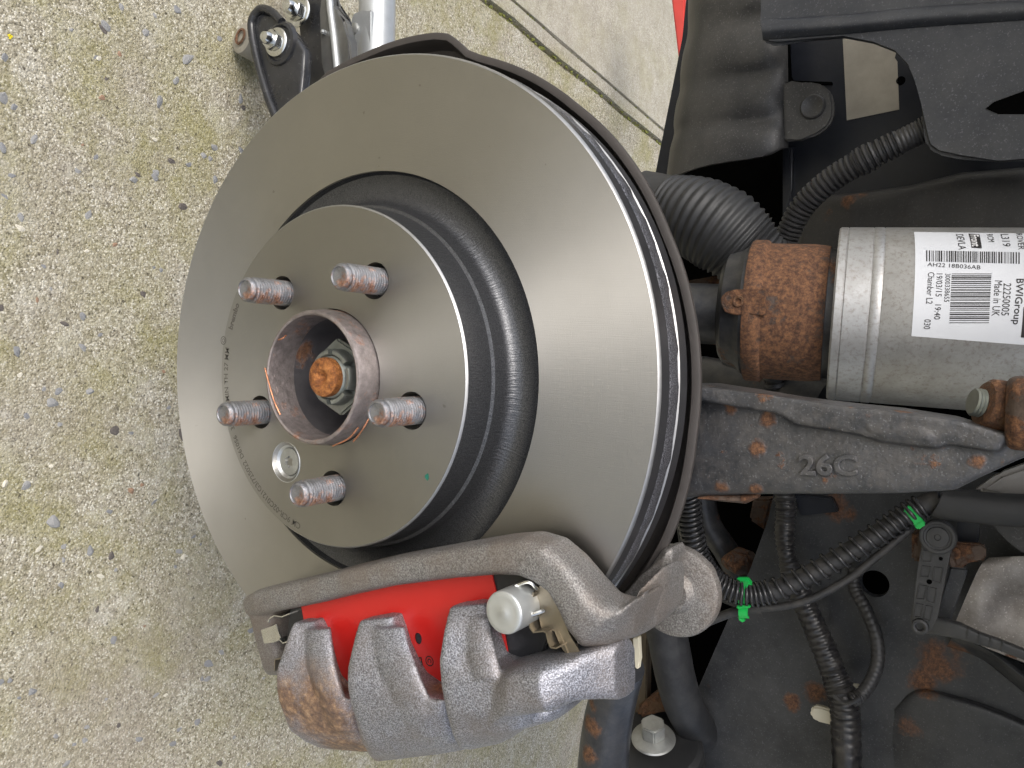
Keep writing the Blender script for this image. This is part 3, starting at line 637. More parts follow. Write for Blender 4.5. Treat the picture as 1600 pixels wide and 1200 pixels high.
# ball joint nut
bj = thing('ball_joint', 'rusty orange ball joint nut and thread at the end of the iron arm', 'ball joint', tuple(at(1575, 640, y=.1)))
MAT['rustor'] = M('wet_orange_rust', (.15, .085, .048), .45, .4, var=.5, vscale=70, bump=(260, .7, .001), rust=.55, rscale=80)
q0, q1 = at(1519, 627, y=.088), at(1600, 645, y=.098); dj = (q1 - q0).normalized(); Lj = (q1 - q0).length
prof = [(.0001, 0), (.0054, 0), (.0060, .0008)]; t = .0008
while t < .007: prof += [(.0062, t), (.0054, t + .0007)]; t += .0014
bm = B(); lathe(bm, prof, 24, o=q0, axis=dj); obj('thread', bm, MAT['nut'], bj)
bm = B(); lathe(bm, [(.0058, .0040), (.0096, .0046), (.0112, .0064), (.0118, .012), (.0120, .0160), (.0140, .0170), (.0150, .0186), (.0150, .0205), (.009, .021)], 28, o=q0, axis=dj); obj('nut', bm, MAT['rustor'], bj, smooth=30)
bm = B(); loft(bm, [st(1572, 592, 1568, 702, .078, .11), st(1585, 588, 1580, 710, .074, .115), st(1620, 588, 1620, 712, .072, .115), st(1700, 588, 1700, 712, .072, .115)], 3.2, 24); obj('housing', cast(bm, .0014, 5), MAT['rust'], bj)

# ------------------------------------------------------------------ air strut
strut = thing('air_strut', 'silver air suspension strut with white barcode sticker and rusty collar', 'strut', tuple(at(1110, 500, y=.17)))
A0 = at(1302, 491, y=.197); A1 = at(1600, 503, y=.215); sd = (A1 - A0).normalized(); SR = .0508
s = NT('brushed_can'); v1 = s.noise(40, 7, .7); gr = s.noise(420, 4, .7)
c = s.mix(s.ramp(v1, [(.35, 0.), (.7, 1.)]), (.34, .335, .328), (.49, .495, .50)); c = s.mix(s.math('MULTIPLY', s.ramp(gr, [(.5, 0.), (.68, 1.)]), .55), c, (.235, .205, .175)); c = s.mix(s.ramp(s.noise(240, 3, .5), [(.75, 0.), (.79, .8)]), c, (.08, .06, .05))
s.set('Base Color', c); s.set('Metallic', .7); s.set('Roughness', .45); s.bump(gr, .25, .0004); MAT['can'] = s.m
bm = B(); lathe(bm, [(.0465, .004), (.0490, .0005), (.0500, 0), (SR, .001), (SR, .0045), (SR - .0004, .005), (SR, .0055), (SR, .0178), (SR - .0003, .0182), (SR + .0001, .0188), (SR + .0001, .0232), (SR - .0003, .0238), (SR, .0244), (SR, .16), (.03, .16)], 120, o=A0, axis=sd); obj('can', bm, MAT['can'], strut)
MAT['damper'] = M('black_damper', (.035, .037, .042), .38, .4, var=.3, vscale=40, bump=(300, .3, .0005), dust=.3, rust=.05)
bm = B(); lathe(bm, [(.0385, -.02), (.0385, .006), (.03, .006), (.03, -.02)], 64, o=A0, axis=sd, close=True); obj('shadow_sleeve', bm, MAT['damper'], strut)
def ax_at(u):                                          # distance along the strut for an image column
    best = None
    for k in range(-400, 100):
        p = A0 + sd * (k / 2000); cc = RC @ (p - CAMP); uu = 800 + FPX * cc.x / cc.z
        if best is None or abs(uu - u) < best[0]: best = (abs(uu - u), k / 2000)
    return best[1]
h0, h1, h2, h3 = ax_at(1172), ax_at(1196), ax_at(1130), ax_at(1040)
MAT['collar'] = M('rusted_collar', (.060, .042, .034), .55, .3, var=.5, vscale=45, bump=(300, .5, .0008), rust=.75, rscale=60, spots=[(tuple(A0 + V((-.03, -.04, -.03))), .03)])
bm = B(); lathe(bm, [(.030, h0), (.0425, h0), (.0432, h0 + .0012), (.0432, h1 - .0012), (.0425, h1), (.0412, h1 + .001), (.0410, -.012), (.0400, -.004), (.030, -.003)], 80, o=A0, axis=sd); obj('collar', bm, MAT['collar'], strut)
bm = B(); lathe(bm, [(.020, h2), (.030, h2), (.0345, h2 + .003), (.0365, h0 - .006), (.0380, h0 - .004), (.0395, h0 - .002), (.0395, h0 + .002), (.02, h0 + .002)], 64, o=A0, axis=sd); obj('bump_cup', bm, MAT['damper'], strut)
bm = B(); lathe(bm, [(.0190, h3 - .1), (.0190, h2 - .002), (.0215, h2), (.0215, h2 + .01)], 48, o=A0 + V((.003, 0, 0)), axis=sd); obj('damper_tube', bm, MAT['damper'], strut)
# collar tab, towards the viewer
def on_cyl(u, v, R):
    d = (RC.transposed() @ V(((u - 800) / FPX, (v - 600) / FPX, 1))).normalized(); m = CAMP - A0
    dp = d - sd * d.dot(sd); mp_ = m - sd * m.dot(sd); a = dp.dot(dp); b = 2 * dp.dot(mp_); c = mp_.dot(mp_) - R * R; disc_ = max(0, b * b - 4 * a * c)
    return CAMP + d * ((-b - math.sqrt(disc_)) / (2 * a))
yt = on_cyl(1185, 470, .0436).y - .0004
bm = B(); pxprism(bm, [(1196, 452), (1150, 452), (1136, 455), (1127, 463), (1126, 476), (1133, 488), (1148, 492), (1196, 493)], yt, .0025, .0005); obj('collar_tab', bm, MAT['collar'], strut)
p = at(1154, 471, y=yt); bm = B(); lathe(bm, [(.0034, .0002), (.0030, -.0010), (.0018, -.0010), (.0014, .0008), (.0001, .0010)], 20, o=p); obj('rivet', bm, MAT['rustor'], strut)
# sticker
e_in = (CAMP - A0 - sd * (CAMP - A0).dot(sd)).normalized(); e_dn = sd.cross(e_in); e_dn = e_dn if e_dn.x > 0 else -e_dn
def lab(u, v):
    q = on_cyl(u, v, SR) - A0; return math.atan2(q.dot(e_dn), q.dot(e_in)), q.dot(sd)
def cyl(a, h, R): return A0 + sd * h + (e_in * math.cos(a) + e_dn * math.sin(a)) * R
def sheet(bm, c4, R, na=14, nh=8):
    """curved quad between four corners given as (angle, height)"""
    G = [[bm.verts.new(cyl(*[(c4[0][k] * (1 - i / na) + c4[3][k] * i / na) * (1 - j / nh) + (c4[1][k] * (1 - i / na) + c4[2][k] * i / na) * j / nh for k in (0, 1)], R)) for j in range(nh + 1)] for i in range(na + 1)]
    for i in range(na):
        for j in range(nh): bm.faces.new((G[i][j], G[i][j + 1], G[i + 1][j + 1], G[i + 1][j]))
MAT['label'] = M('white_sticker', (.62, .64, .68), .45, 0, var=.04, vscale=40, bump=(300, .06, .0003), specks=0, spots=())
bm = B(); sheet(bm, [lab(1428, 363), lab(1640, 366), lab(1640, 542), lab(1424, 525)], SR + .00025, 20, 10); stk = obj('sticker', bm, MAT['label'], strut)
def bars(name, boxes):
    bm = B()
    for u0, v0, u1, v1 in boxes: sheet(bm, [lab(u0, v0), lab(u1, v0), lab(u1, v1), lab(u0, v1)], SR + .0004, 4, 2)
    o = obj(name, bm, MAT['print'], stk, smooth=0); o['kind'] = 'stuff'; return o
rnd = random.Random(5); bx = []; u = 1447
while u < 1592:
    wd = rnd.choice((1.0, 1.0, 1.9, 2.4)); k = (u - 1447) / 145; bx.append((u, 392 + 3 * k, u + wd, 409 + 4 * k)); u += wd + rnd.choice((1.2, 1.5, 2.4))
bars('barcode', bx)
bx = []; v = 428
while v < 506:
    wd = rnd.choice((1.0, 1.0, 1.6, 2.2)); bx.append((1487 - (v - 428) * .05, v, 1549 - (v - 428) * .05, v + wd)); v += wd + rnd.choice((1.0, 1.3, 1.8, 2.6))
bars('barcode', bx)
def lab_text(body, p0, p1, hpx, m='print', bold=0.0):
    """writing on the can: runs from pixel p0 to p1 along its middle line, hpx tall"""
    a0, hh0 = lab(*p0); a1, hh1 = lab(*p1); tx = text_bm(body, 1.0, 'LEFT', bold=bold); xs = [v.co.x for v in tx.verts]; ys = [v.co.y for v in tx.verts]
    x0, x1, ym = min(xs), max(xs), (min(ys) + max(ys)) / 2; hs = (hpx / 2850) / (max(ys) - min(ys))
    da, dh = (a1 - a0) * SR, hh1 - hh0; n_ = math.hypot(da, dh); pa, ph_ = -dh / n_, da / n_      # letter tops: right of a downward line, above a rightward one
    def fn(c):
        t = (c.x - x0) / (x1 - x0); k = (c.y - ym) * hs
        return cyl(a0 + (a1 - a0) * t + pa * k / SR, hh0 + dh * t + ph_ * k, SR + .00042)
    return obj('lettering', remap(tx, fn), MAT[m], stk, smooth=0)
lab_text('DEVLA', (1499, 367), (1504, 391), 10); lab_text('RCM', (1546, 367), (1549, 379), 8); lab_text('L319', (1569, 367), (1573, 386), 10); lab_text('ROVER', (1592, 366), (1596, 391), 8)
MAT['label_ink'] = M('white_ink', (.8, .8, .82), .5, 0, bump=None)
bm = B(); sheet(bm, [lab(1513, 366), lab(1530, 367), lab(1534, 389), lab(1518, 388)], SR + .00040, 6, 2); obj('print_block', bm, MAT['print'], stk, smooth=0)
t_ = lab_text('Front', (1522, 368), (1525, 386), 11, 'label_ink', .02); t_.data.transform(Matrix.Translation(e_in * .00012))
lab_text('AH22 18B036AB', (1449, 413.5), (1532, 418.5), 7); lab_text('3000338655', (1481, 428), (1479, 472), 6.5); lab_text('19/03/15   19:40', (1468, 428), (1464, 499), 8); lab_text('Chamber L2        030', (1455, 426), (1448, 514), 8.5)
lab_text('Made in UK', (1560, 439), (1555, 494), 9.5); lab_text('22250005', (1574, 443), (1570, 493), 9.5); lab_text('BWIGroup', (1592, 436), (1586, 507), 12, bold=.012)
bm = B(); sheet(bm, [lab(1599, 480), lab(1630, 482), lab(1626, 530), lab(1595, 527)], SR + .00040, 6, 2); obj('print_block', bm, MAT['print'], stk, smooth=0)

# ------------------------------------------------------------------ wheel arch: liners, inner wing, rail
MAT['liner'] = M('dusty_black_liner', (.030, .030, .031), .46, 0, var=.2, vscale=9, bump=(500, .25, .0004), dust=.75, dcol=(.11, .104, .094), specks=.4)
MAT['linerblue'] = M('smooth_black_liner', (.024, .027, .034), .40, 0, var=.2, vscale=14, bump=(500, .25, .0004), dust=.5, dcol=(.095, .094, .092), specks=.35)
MAT['wing'] = M('black_wing_paint', (.010, .012, .018), .34, 0, var=.3, vscale=14, bump=(300, .2, .0005), dust=.2, dcol=(.05, .05, .05), spec=.35)
MAT['chassis'] = M('chassis_black', (.026, .028, .032), .38, .1, var=.3, vscale=16, bump=(260, .3, .0006), dust=.55, dcol=(.085, .085, .083), specks=.25,
                   spots=[(P3(1465, 1040, .318), .026), (P3(1440, 1065, .318), .018), (P3(1490, 1020, .318), .016), (P3(1235, 1100, .322), .012), (P3(1270, 1085, .32), .016), (P3(1410, 1150, .31), .020), (P3(1390, 1185, .31), .018), (P3(1110, 1070, .33), .010), (P3(1310, 790, .33), .016), (P3(1330, 800, .33), .012), (P3(1480, 945, .3), .006)])
MAT['black'] = M('deep_shade_black', (.002, .002, .002), .9, 0, bump=None, spec=0.0)  # black without reflection, painted as deep shade in gaps and the liner hollow
lin = thing('wheel_arch_liner', 'smooth black plastic arch liner with a scooped cutout in the upper corner', 'arch liner', tuple(at(1500, 120, y=.25)))
bm = B(); pxprism(bm, [(1186, -60), (1188, 40), (1191, 62), (1200, 69), (1216, 70), (1268, 60), (1318, 56), (1366, 59), (1402, 73), (1424, 96), (1436, 125), (1440, 165), (1442, 205), (1448, 228), (1464, 240), (1500, 248), (1560, 251), (1680, 249), (1680, -60)], .245, .005, .0022, 3)
obj('panel', bm, MAT['linerblue'], lin, smooth=50)
bm = B(); patch(bm, [[(1188, 30, .2445), (1320, 22, .244), (1440, 10, .2445), (1680, -4, .2445)], [(1190, 46, .2405), (1320, 38, .239), (1440, 26, .2395), (1680, 10, .2405)], [(1192, 62, .2445), (1320, 53, .2445), (1440, 42, .2445), (1680, 26, .2445)]], .002); obj('fold', bm, MAT['linerblue'], lin, smooth=60)
bm = B(); pxprism(bm, [(1537, 170), (1552, 158), (1600, 142), (1680, 118), (1680, 182), (1600, 178), (1556, 178)], .2444, .0015, .0006); obj('recess_shade', bm, MAT['black'], lin)  # black plate on the surface, painted shade for a hollow
bm = B(); box(bm, V((.05, .32, .52)), (1.3, .60, .03), bevel=.008); obj('arch_shade_roof', bm, MAT['linerblue'], lin)  # out of view, added to cut sky light inside the arch
left = thing('splash_guard', 'rippled black plastic splash guard with rounded bolt flange beside the concrete', 'splash guard', tuple(at(1150, 130, y=.3)))
rows = []
for v0, v1, dy in ((-60, -70, 0), (-20, -32, -.002), (18, -4, -.002), (50, 22, .0035), (82, 60, -.002), (112, 86, -.002), (138, 108, .0035), (160, 138, -.002), (188, 160, -.001), (205, 182, .003), (228, 200, -.002), (252, 222, -.002), (282, 232, .0)):
    t = (v0 + 60) / 340; ul = 1076 - 6 * t - (30 * max(0, t - .25) / .75)
    rows.append([(ul + (3 if dy > 0 else 0), v0 + 4, .36), (ul + 6 + (3 if dy > 0 else 0), v0, .330), (ul + 22 + (2 if dy > 0 else 0), v0 * .8 + v1 * .2, .310), (ul + 70, (v0 + v1) / 2, .298 + dy * .6), (1190 - 0 * t, v0 * .25 + v1 * .75, .296 + dy), (1212 + 8 * t, v1, .300 + dy * .5), (1228 + 3 * t, v1 - 2, .306)])
bm = B(); patch(bm, rows, .003, 3, 3); obj('panel', bm, MAT['liner'], left, smooth=60)
bm = B(); pxprism(bm, [(1222, 128), (1236, 130), (1262, 127), (1284, 131), (1298, 143), (1303, 162), (1302, 182), (1294, 198), (1276, 211), (1250, 218), (1226, 221)], .3005, .005, .0016, 2); obj('flange', bm, MAT['liner'], left)
p = at(1270, 167, y=.3003); bm = B(); lathe(bm, [(.0088, .0004), (.0086, -.0018), (.0078, -.0026), (.0066, -.0024), (.0058, -.0018), (.0001, -.0016)], 32, o=p); obj('push_rivet', bm, MAT['liner'], left)
bm = B(); pxprism(bm, [(1078, -60), (1092, -60), (1072, 120), (1052, 270), (1045, 330), (1015, 330), (1020, 292), (1040, 190), (1066, 60)], .40, .006); obj('edge_strip', bm, MAT['wing'], left)
wing = thing('inner_wing', 'dark inner wing panel carrying a bare cream sticker', 'body panel', tuple(at(1380, 200, y=.37)))
bm = B(); pxprism(bm, [(1228, -60), (1225, 30), (1232, 240), (1229, 330), (1225, 430), (1680, 430), (1680, -60)], .345, .012, .002); obj('panel', bm, MAT['wing'], wing)
bm = B(); pxprism(bm, [(1222, 228), (1238, 226), (1236, 300), (1230, 345), (1222, 345)], .338, .01, .002); obj('seam', bm, MAT['wing'], wing)
MAT['cream'] = M('grubby_cream_sticker', (.30, .275, .225), .6, 0, var=.18, vscale=22, bump=(200, .15, .0004), dust=.3, dcol=(.13, .12, .10))
bm = B(); pxprism(bm, [(1316, 45), (1410, 45), (1398, 90), (1402, 96), (1405, 171), (1323, 188)], .3445, .0006); obj('sticker', bm, MAT['cream'], wing)
p = at(1407, 126, y=.3447); bm = B(); lathe(bm, [(.0001, -.0002), (.0030, -.0002), (.0034, .0004)], 18, o=p); obj('hole', bm, MAT['hole_shade'], wing)  # black disc on the surface, its shade painted instead of an opening
p = at(1244, 84, y=.338); bm = B(); pxprism(bm, [(1228, 66), (1234, 64), (1236, 118), (1240, 126), (1300, 128), (1300, 132), (1236, 131), (1228, 122)], .3430, .002); obj('slot_shade', bm, MAT['hole_shade'], wing)  # black strip on the surface, shade painted as a gap
rail = thing('chassis_rail', 'black chassis rail with a rusty corner above the strut', 'chassis rail', tuple(at(1400, 310, y=.32)))
MAT['railm'] = M('rail_black', (.024, .024, .026), .45, .1, var=.3, vscale=16, bump=(260, .3, .0006), dust=.4, dcol=(.085, .08, .07), specks=.2, spots=[(P3(1275, 340, .3), .016), (P3(1262, 368, .3), .014), (P3(1320, 308, .3), .013), (P3(1345, 297, .3), .009)])
bm = B()
loft(bm, [st(1240, 322, 1238, 400, .335, .37), st(1262, 302, 1250, 408, .320, .37), st(1330, 296, 1320, 420, .302, .37), (st(1420, 283, 1410, 425, .292, .37)), st(1500, 262, 1500, 425, .288, .37), st(1600, 253, 1600, 425, .285, .37), st(1700, 250, 1700, 425, .285, .37)], 6, 32); obj('beam', cast(bm, .0022, 5), MAT['railm'], rail)
und = thing('underbody', 'underbody parts against a black sheet standing for shade behind the disc', 'car underside', tuple(at(1150, 640, y=.5)))
bm = B(); pxprism(bm, [(1012, 330), (1022, 296), (1060, 190), (1300, 190), (1700, 190), (1700, 1500), (930, 1500), (940, 1180), (960, 1090), (975, 1000), (985, 640)], .52, .02); obj('shade_backing', bm, MAT['black'], und)  # flat sheet added to give the gaps their black shade
bm = B(); lathe(bm, [(.001, -.02), (.022, -.02), (.026, -.016), (.026, .10)], 32, o=at(1120, 610, y=.33), axis=(.1, -.3, 1)); obj('shaft_joint', bm, MAT['damper'], und)
bm = B(); pxprism(bm, [(1065, 440), (1110, 432), (1170, 428), (1185, 432), (1160, 440), (1100, 448), (1070, 452)], .26, .01, .001); obj('rusty_edge', bm, MAT['rust'], und)

bm = B(); tube(bm, pxpath([(1096, 770, .36), (1108, 820, .37), (1134, 860, .38), (1160, 905, .40), (1200, 960, .42)], 8), .011, 20); obj('pipe', bm, MAT['damper'], und, smooth=60)
bm = B(); loft(bm, [st(1124, 872, 1130, 890, .35, .38), st(1140, 862, 1148, 905, .345, .38), st(1162, 868, 1166, 902, .35, .38), st(1176, 880, 1178, 892, .36, .38)], 2.4, 18); obj('rusty_joint', bm, MAT['rust'], und, smooth=60)
bm = B(); pxprism(bm, [(1176, 780), (1206, 780), (1196, 830), (1170, 812)], .40, .02, .002); obj('rusty_edge', bm, MAT['rust'], und)

# ------------------------------------------------------------------ ribbed rubber duct
MAT['rubber'] = M('black_rubber', (.022, .023, .025), .50, 0, var=.2, vscale=30, bump=(600, .15, .0003), dust=.25, dcol=(.06, .058, .055))
P = pxpath([(1000, 312, .235), (1040, 322, .235), (1085, 338, .23), (1130, 362, .23), (1165, 390, .235), (1192, 412, .24), (1215, 432, .25)], 24)
rr = []
for i in range(len(P)):
    k = i / (len(P) - 1); base = np.interp(k, [0, .17, .2, .36, .5, .66, .8, .9, 1], [.021, .0215, .0225, .0275, .0285, .0255, .0205, .0190, .0185])
    rr.append(base + (.0010 * math.sin(i * 2 * PI / 5.2) if .18 < k < .86 else 0))
bm = B(); tube(bm, P, rr, 48)
tag(obj('rubber_gaiter', bm, MAT['rubber'], smooth=70), 'fat ribbed black rubber gaiter bulging out behind the disc', 'gaiter')

# ------------------------------------------------------------------ corrugated conduit and taped loom
MAT['conduit'] = M('black_conduit', (.028, .028, .030), .40, 0, var=.25, vscale=60, bump=(500, .2, .0003), dust=.4, dcol=(.09, .085, .075))
P = pxpath([(1465, 196, .262), (1443, 204, .262), (1405, 222, .262), (1350, 250, .262), (1300, 280, .265), (1258, 318, .27), (1234, 360, .275), (1222, 400, .28), (1214, 460, .29), (1210, 540, .295), (1212, 600, .295), (1220, 680, .30), (1226, 780, .30)], 30)
bm = B(); Q = []; rr = []
for i, p in enumerate(P): rr.append((.0076 if 22 < i < 82 or i > 95 else .0086) + .0010 * (1 if (i % 5) in (0, 1, 2) else -1) * (0.25 if 34 < i < 62 or i < 12 else 1))
tube(bm, P, rr, 20)
cond = tag(obj('corrugated_conduit', bm, MAT['conduit'], smooth=50), 'dusty ribbed cable conduit curving down behind the rusty collar', 'conduit')
MAT['tape'] = M('shiny_black_tape', (.016, .016, .018), .30, 0, var=.3, vscale=60, bump=(260, .5, .0008), dust=.2)
P = pxpath([(1226, 770, .302), (1228, 800, .302), (1226, 840, .300), (1234, 885, .300), (1256, 940, .298), (1282, 1000, .296), (1302, 1050, .294), (1318, 1095, .292), (1322, 1150, .292), (1326, 1260, .292)], 28)
bm = B(); rnd = random.Random(3); rr = []
for i in range(len(P)):
    f = i / len(P); rr.append(np.interp(f, [0, .2, .3, .34, .6, .68, .7, 1], [.0072, .0070, .0062, .0078, .0088, .0088, .0098, .0100]) + .0005 * math.sin(i * 1.25) + rnd.uniform(-.00025, .00025))
tube(bm, P, rr, 20)
loom = thing('wiring_loom', 'taped black wiring loom running down the dark chassis panel', 'wiring loom', tuple(P[-60])); obj('trunk', bm, MAT['tape'], loom, smooth=60)
bm = B(); Pb = pxpath([(1335, 888, .314), (1336, 920, .310), (1352, 950, .305), (1368, 990, .30), (1372, 1030, .296), (1362, 1062, .292), (1346, 1085, .287), (1330, 1094, .282)], 16)
tube(bm, Pb, [.0046 + .0003 * math.sin(i * 1.6) for i in range(len(Pb))], 14); obj('branch', bm, MAT['conduit'], loom, smooth=60)
bm = B(); tube(bm, pxpath([(1303, 1087, .280), (1316, 1096, .2785), (1330, 1098, .2775), (1344, 1090, .279)], 6), .0016, 8); obj('cable_tie', bm, MAT['conduit'], loom)
MAT['ivory'] = M('ivory_plastic', (.62, .58, .46), .45, 0, var=.08, bump=None)
tag(obj('panel_clip', pxprism(B(), [(1265, 1111), (1270, 1104), (1280, 1104), (1304, 1112), (1304, 1135), (1276, 1128), (1267, 1121)], .305, .006, .0014, 3), MAT['ivory']), 'ivory plastic tongue sticking out left of the wiring loom', 'plastic clip', 'ivory plastic clips')
tag(obj('panel_clip', pxprism(B(), [(1328, 1069), (1343, 1071), (1342, 1078), (1332, 1082)], .300, .004, .0008), MAT['ivory']), 'small ivory plastic clip behind the fork of the wiring loom', 'plastic clip', 'ivory plastic clips')

# ------------------------------------------------------------------ lower chassis panel and its neighbours
ch = thing('chassis_member', 'large black chassis member with a round hole and rust patches', 'chassis member', tuple(at(1300, 1100, y=.33)))
bm = B(); outl = [(1216, 740), (1200, 812), (1172, 890), (1128, 990), (1080, 1100), (1046, 1190), (1010, 1290), (1690, 1290), (1690, 740)]
a = ring(bm, [at(u, v, y=.325) for u, v in outl]); hp = at(1367, 912, y=.325); hr = (at(1390, 912, y=.325) - at(1345, 912, y=.325)).length / 2
h = ring(bm, [hp + V((math.cos(k * PI / 16) * hr, 0, math.sin(k * PI / 16) * hr)) for k in range(32)])
bmesh.ops.triangle_fill(bm, use_beauty=True, edges=[bm.edges.new((L[i], L[(i + 1) % len(L)])) for L in (a, h) for i in range(len(L))])
for L in (a, h): bridge(bm, L, ring(bm, [v.co + V((0, .008, 0)) for v in L]))
obj('panel', bm, MAT['chassis'], ch, smooth=30)
bm = B(); patch(bm, [[(1396, 1108, .326), (1432, 1076, .326), (1500, 1088, .326), (1580, 1116, .326), (1690, 1168, .326)], [(1398, 1114, .324), (1436, 1090, .320), (1500, 1100, .318), (1580, 1128, .318), (1690, 1180, .319)], [(1394, 1160, .325), (1440, 1150, .3215), (1500, 1155, .320), (1580, 1175, .320), (1690, 1215, .321)], [(1388, 1290, .326), (1440, 1290, .3255), (1500, 1290, .325), (1580, 1290, .325), (1690, 1290, .325)]], .004, 5, 5); obj('ledge', bm, MAT['chassis'], ch, smooth=60)
bm = B(); patch(bm, [[(1490, 985, .318), (1540, 1000, .312), (1590, 1035, .31), (1690, 1120, .312)], [(1488, 995, .308), (1536, 1012, .302), (1586, 1048, .30), (1690, 1136, .302)], [(1480, 1010, .318), (1530, 1028, .318), (1580, 1066, .318), (1690, 1156, .318)]], .003, 5, 4); obj('flange', bm, MAT['chassis'], ch, smooth=60)
bm = B(); pxprism(bm, [(1240, 772), (1300, 778), (1310, 800), (1250, 806)], .318, .008, .001); obj('dark_plate', bm, MAT['wing'], ch)
MAT['heat'] = M('spotted_heat_shield', (.30, .28, .26), .52, .65, var=.4, vscale=22, bump=(160, .3, .0012), dust=.7, dcol=(.13, .105, .085), specks=.3, rust=.05)
bm = B(); patch(bm, [[(1545, 872, .285), (1580, 870, .283), (1640, 868, .283), (1720, 866, .283)], [(1532, 884, .281), (1560, 892, .281), (1640, 905, .285), (1720, 905, .285)], [(1515, 920, .281), (1545, 922, .281), (1600, 935, .287), (1720, 935, .287)], [(1500, 955, .281), (1530, 960, .280), (1575, 972, .283), (1720, 985, .283)], [(1487, 986, .281), (1516, 1000, .280), (1560, 1020, .279), (1720, 1080, .279)]], .0015, 6, 6)
tag(obj('heat_shield', bm, MAT['heat'], smooth=60), 'silver pressed metal heat shield plate at the right edge', 'heat shield')
bm = B(); tube(bm, pxpath([(1466, 783, .245), (1475, 786, .245), (1520, 792, .245), (1580, 797, .245), (1700, 800, .245)], 6), [.0056] * 3 + [.0098] * 22, 24)
pipe = tag(obj('rubber_sleeve', bm, MAT['rubber'], smooth=40), 'thick black rubber sleeve just under the end of the iron arm', 'hose')
MAT['grey'] = M('grey_alloy', (.30, .29, .28), .5, .5, var=.15, vscale=30, bump=(300, .2, .0005), dust=.3)
tag(obj('alloy_bracket', pxprism(B(), [(1518, 770), (1560, 740), (1700, 690), (1700, 782), (1600, 776)], .26, .015, .003), MAT['grey']), 'pale grey alloy bracket behind the tapered end of the iron arm', 'bracket')
tag(obj('gusset', pxprism(B(), [(1545, 806), (1620, 804), (1700, 804), (1700, 900), (1640, 880), (1600, 866), (1578, 850), (1556, 828)], .275, .006, .0015), MAT['liner']), 'dark curved gusset plate above the silver heat shield', 'bracket')

# ------------------------------------------------------------------ ride height sensor link
sen = thing('height_sensor_arm', 'black plastic ride height sensor arm with ribbed pockets', 'sensor arm', tuple(at(1445, 985, y=.27)))
MAT['plastic'] = M('black_nylon', (.035, .036, .038), .45, 0, var=.15, vscale=60, bump=(500, .2, .0003), dust=.35, dcol=(.10, .095, .085))
SY = .258
bm = B(); pxprism(bm, [(1442, 836), (1448, 822), (1462, 813), (1478, 816), (1489, 828), (1491, 845), (1484, 870), (1476, 910), (1466, 960), (1460, 985), (1450, 990), (1432, 990), (1423, 982), (1422, 970), (1430, 920), (1437, 870)], SY, .008, .0012); obj('plate', bm, MAT['plastic'], sen)
def rim(pts, wd=.0007, y=SY - .0010, th=.0014):
    P_ = [at(u, v, y=y) for u, v in pts]; bm = B(); c_ = sum(P_, V()) / len(P_)
    a_ = ring(bm, P_); b_ = ring(bm, [p + (c_ - p).normalized() * wd for p in P_]); bridge(bm, a_, b_); bridge(bm, a_, ring(bm, [p + V((0, th, 0)) for p in P_])); bridge(bm, b_, ring(bm, [v.co + V((0, th, 0)) for v in b_]))
    return bm
for pts in ([(1442, 860), (1457, 862), (1455, 879), (1440, 878)], [(1440, 884), (1455, 886), (1452, 903), (1438, 902)], [(1459, 886), (1474, 888), (1470, 912), (1457, 909)], [(1436, 914), (1448, 916), (1444, 938), (1432, 937)], [(1450, 917), (1464, 920), (1460, 944), (1448, 941)], [(1431, 943), (1443, 945), (1439, 966), (1428, 965)], [(1446, 946), (1458, 948), (1454, 972), (1443, 969)]):
    obj('pocket_rib', rim(pts), MAT['plastic'], sen, smooth=0)
p = at(1466, 838, y=SY); bm = B(); lathe(bm, [(.0108, .001), (.0106, -.0035), (.0098, -.0042), (.0082, -.0042), (.0078, -.0034), (.0066, -.0032), (.0062, -.0040), (.0020, -.0042), (.0016, -.0036), (.0001, -.0036)], 40, o=p); obj('pivot_boss', bm, MAT['plastic'], sen, smooth=40)
p = at(1438, 978, y=SY); bm = B(); lathe(bm, [(.0050, .001), (.0048, -.0030), (.0036, -.0034), (.0026, -.0030), (.0024, .0006), (.0001, .0008)], 28, o=p); obj('eyelet', bm, MAT['plastic'], sen, smooth=40)
for u, v, r in ((1470, 873, .0012), (1452, 909, .0016)):
    bm = B(); lathe(bm, [(.0001, -.0001), (r, -.0001), (r, .0006)], 14, o=at(u, v, y=SY - .0001)); obj('pin_hole_shade', bm, MAT['hole_shade'], sen)  # flat black discs, shade painted where openings would be
bm = B(); loft(bm, [st(1440, 972, 1440, 990, .260, .268), st(1462, 966, 1462, 994, .258, .268), st(1500, 976, 1498, 1000, .258, .266), st(1530, 990, 1526, 1008, .258, .265), st(1560, 1000, 1556, 1016, .258, .264), st(1620, 1024, 1614, 1038, .258, .264), st(1700, 1060, 1694, 1074, .258, .264)], 4, 18); obj('lever', bm, MAT['plastic'], sen)
for u, v in ((1512, 990), (1530, 998), (1548, 1003), (1566, 1010)):
    bm = B(); pxprism(bm, [(u, v - 8), (u + 3, v - 8), (u, v + 10), (u - 3, v + 9)], .2568, .003, .0004); obj('lever_rib', bm, MAT['plastic'], sen)
sb = thing('sensor_bracket', 'rusty bracket with dark stay behind the plastic sensor arm', 'bracket', tuple(at(1500, 900, y=.28)))
bm = B(); pxprism(bm, [(1480, 852), (1492, 848), (1534, 850), (1541, 856), (1540, 874), (1534, 878), (1512, 876), (1508, 888), (1482, 886)], .270, .006, .0012); obj('plate', bm, MAT['rust'], sb)
bm = B(); pxprism(bm, [(1424, 832), (1444, 826), (1446, 880), (1424, 876)], .268, .010, .0015); obj('plate', bm, MAT['rust'], sb)
p = at(1493, 864, y=.270); bm = B(); lathe(bm, [(.0036, .0005), (.0034, -.0012), (.0026, -.0018), (.0001, -.0020)], 16, o=p); obj('rivet', bm, MAT['rust'], sb)
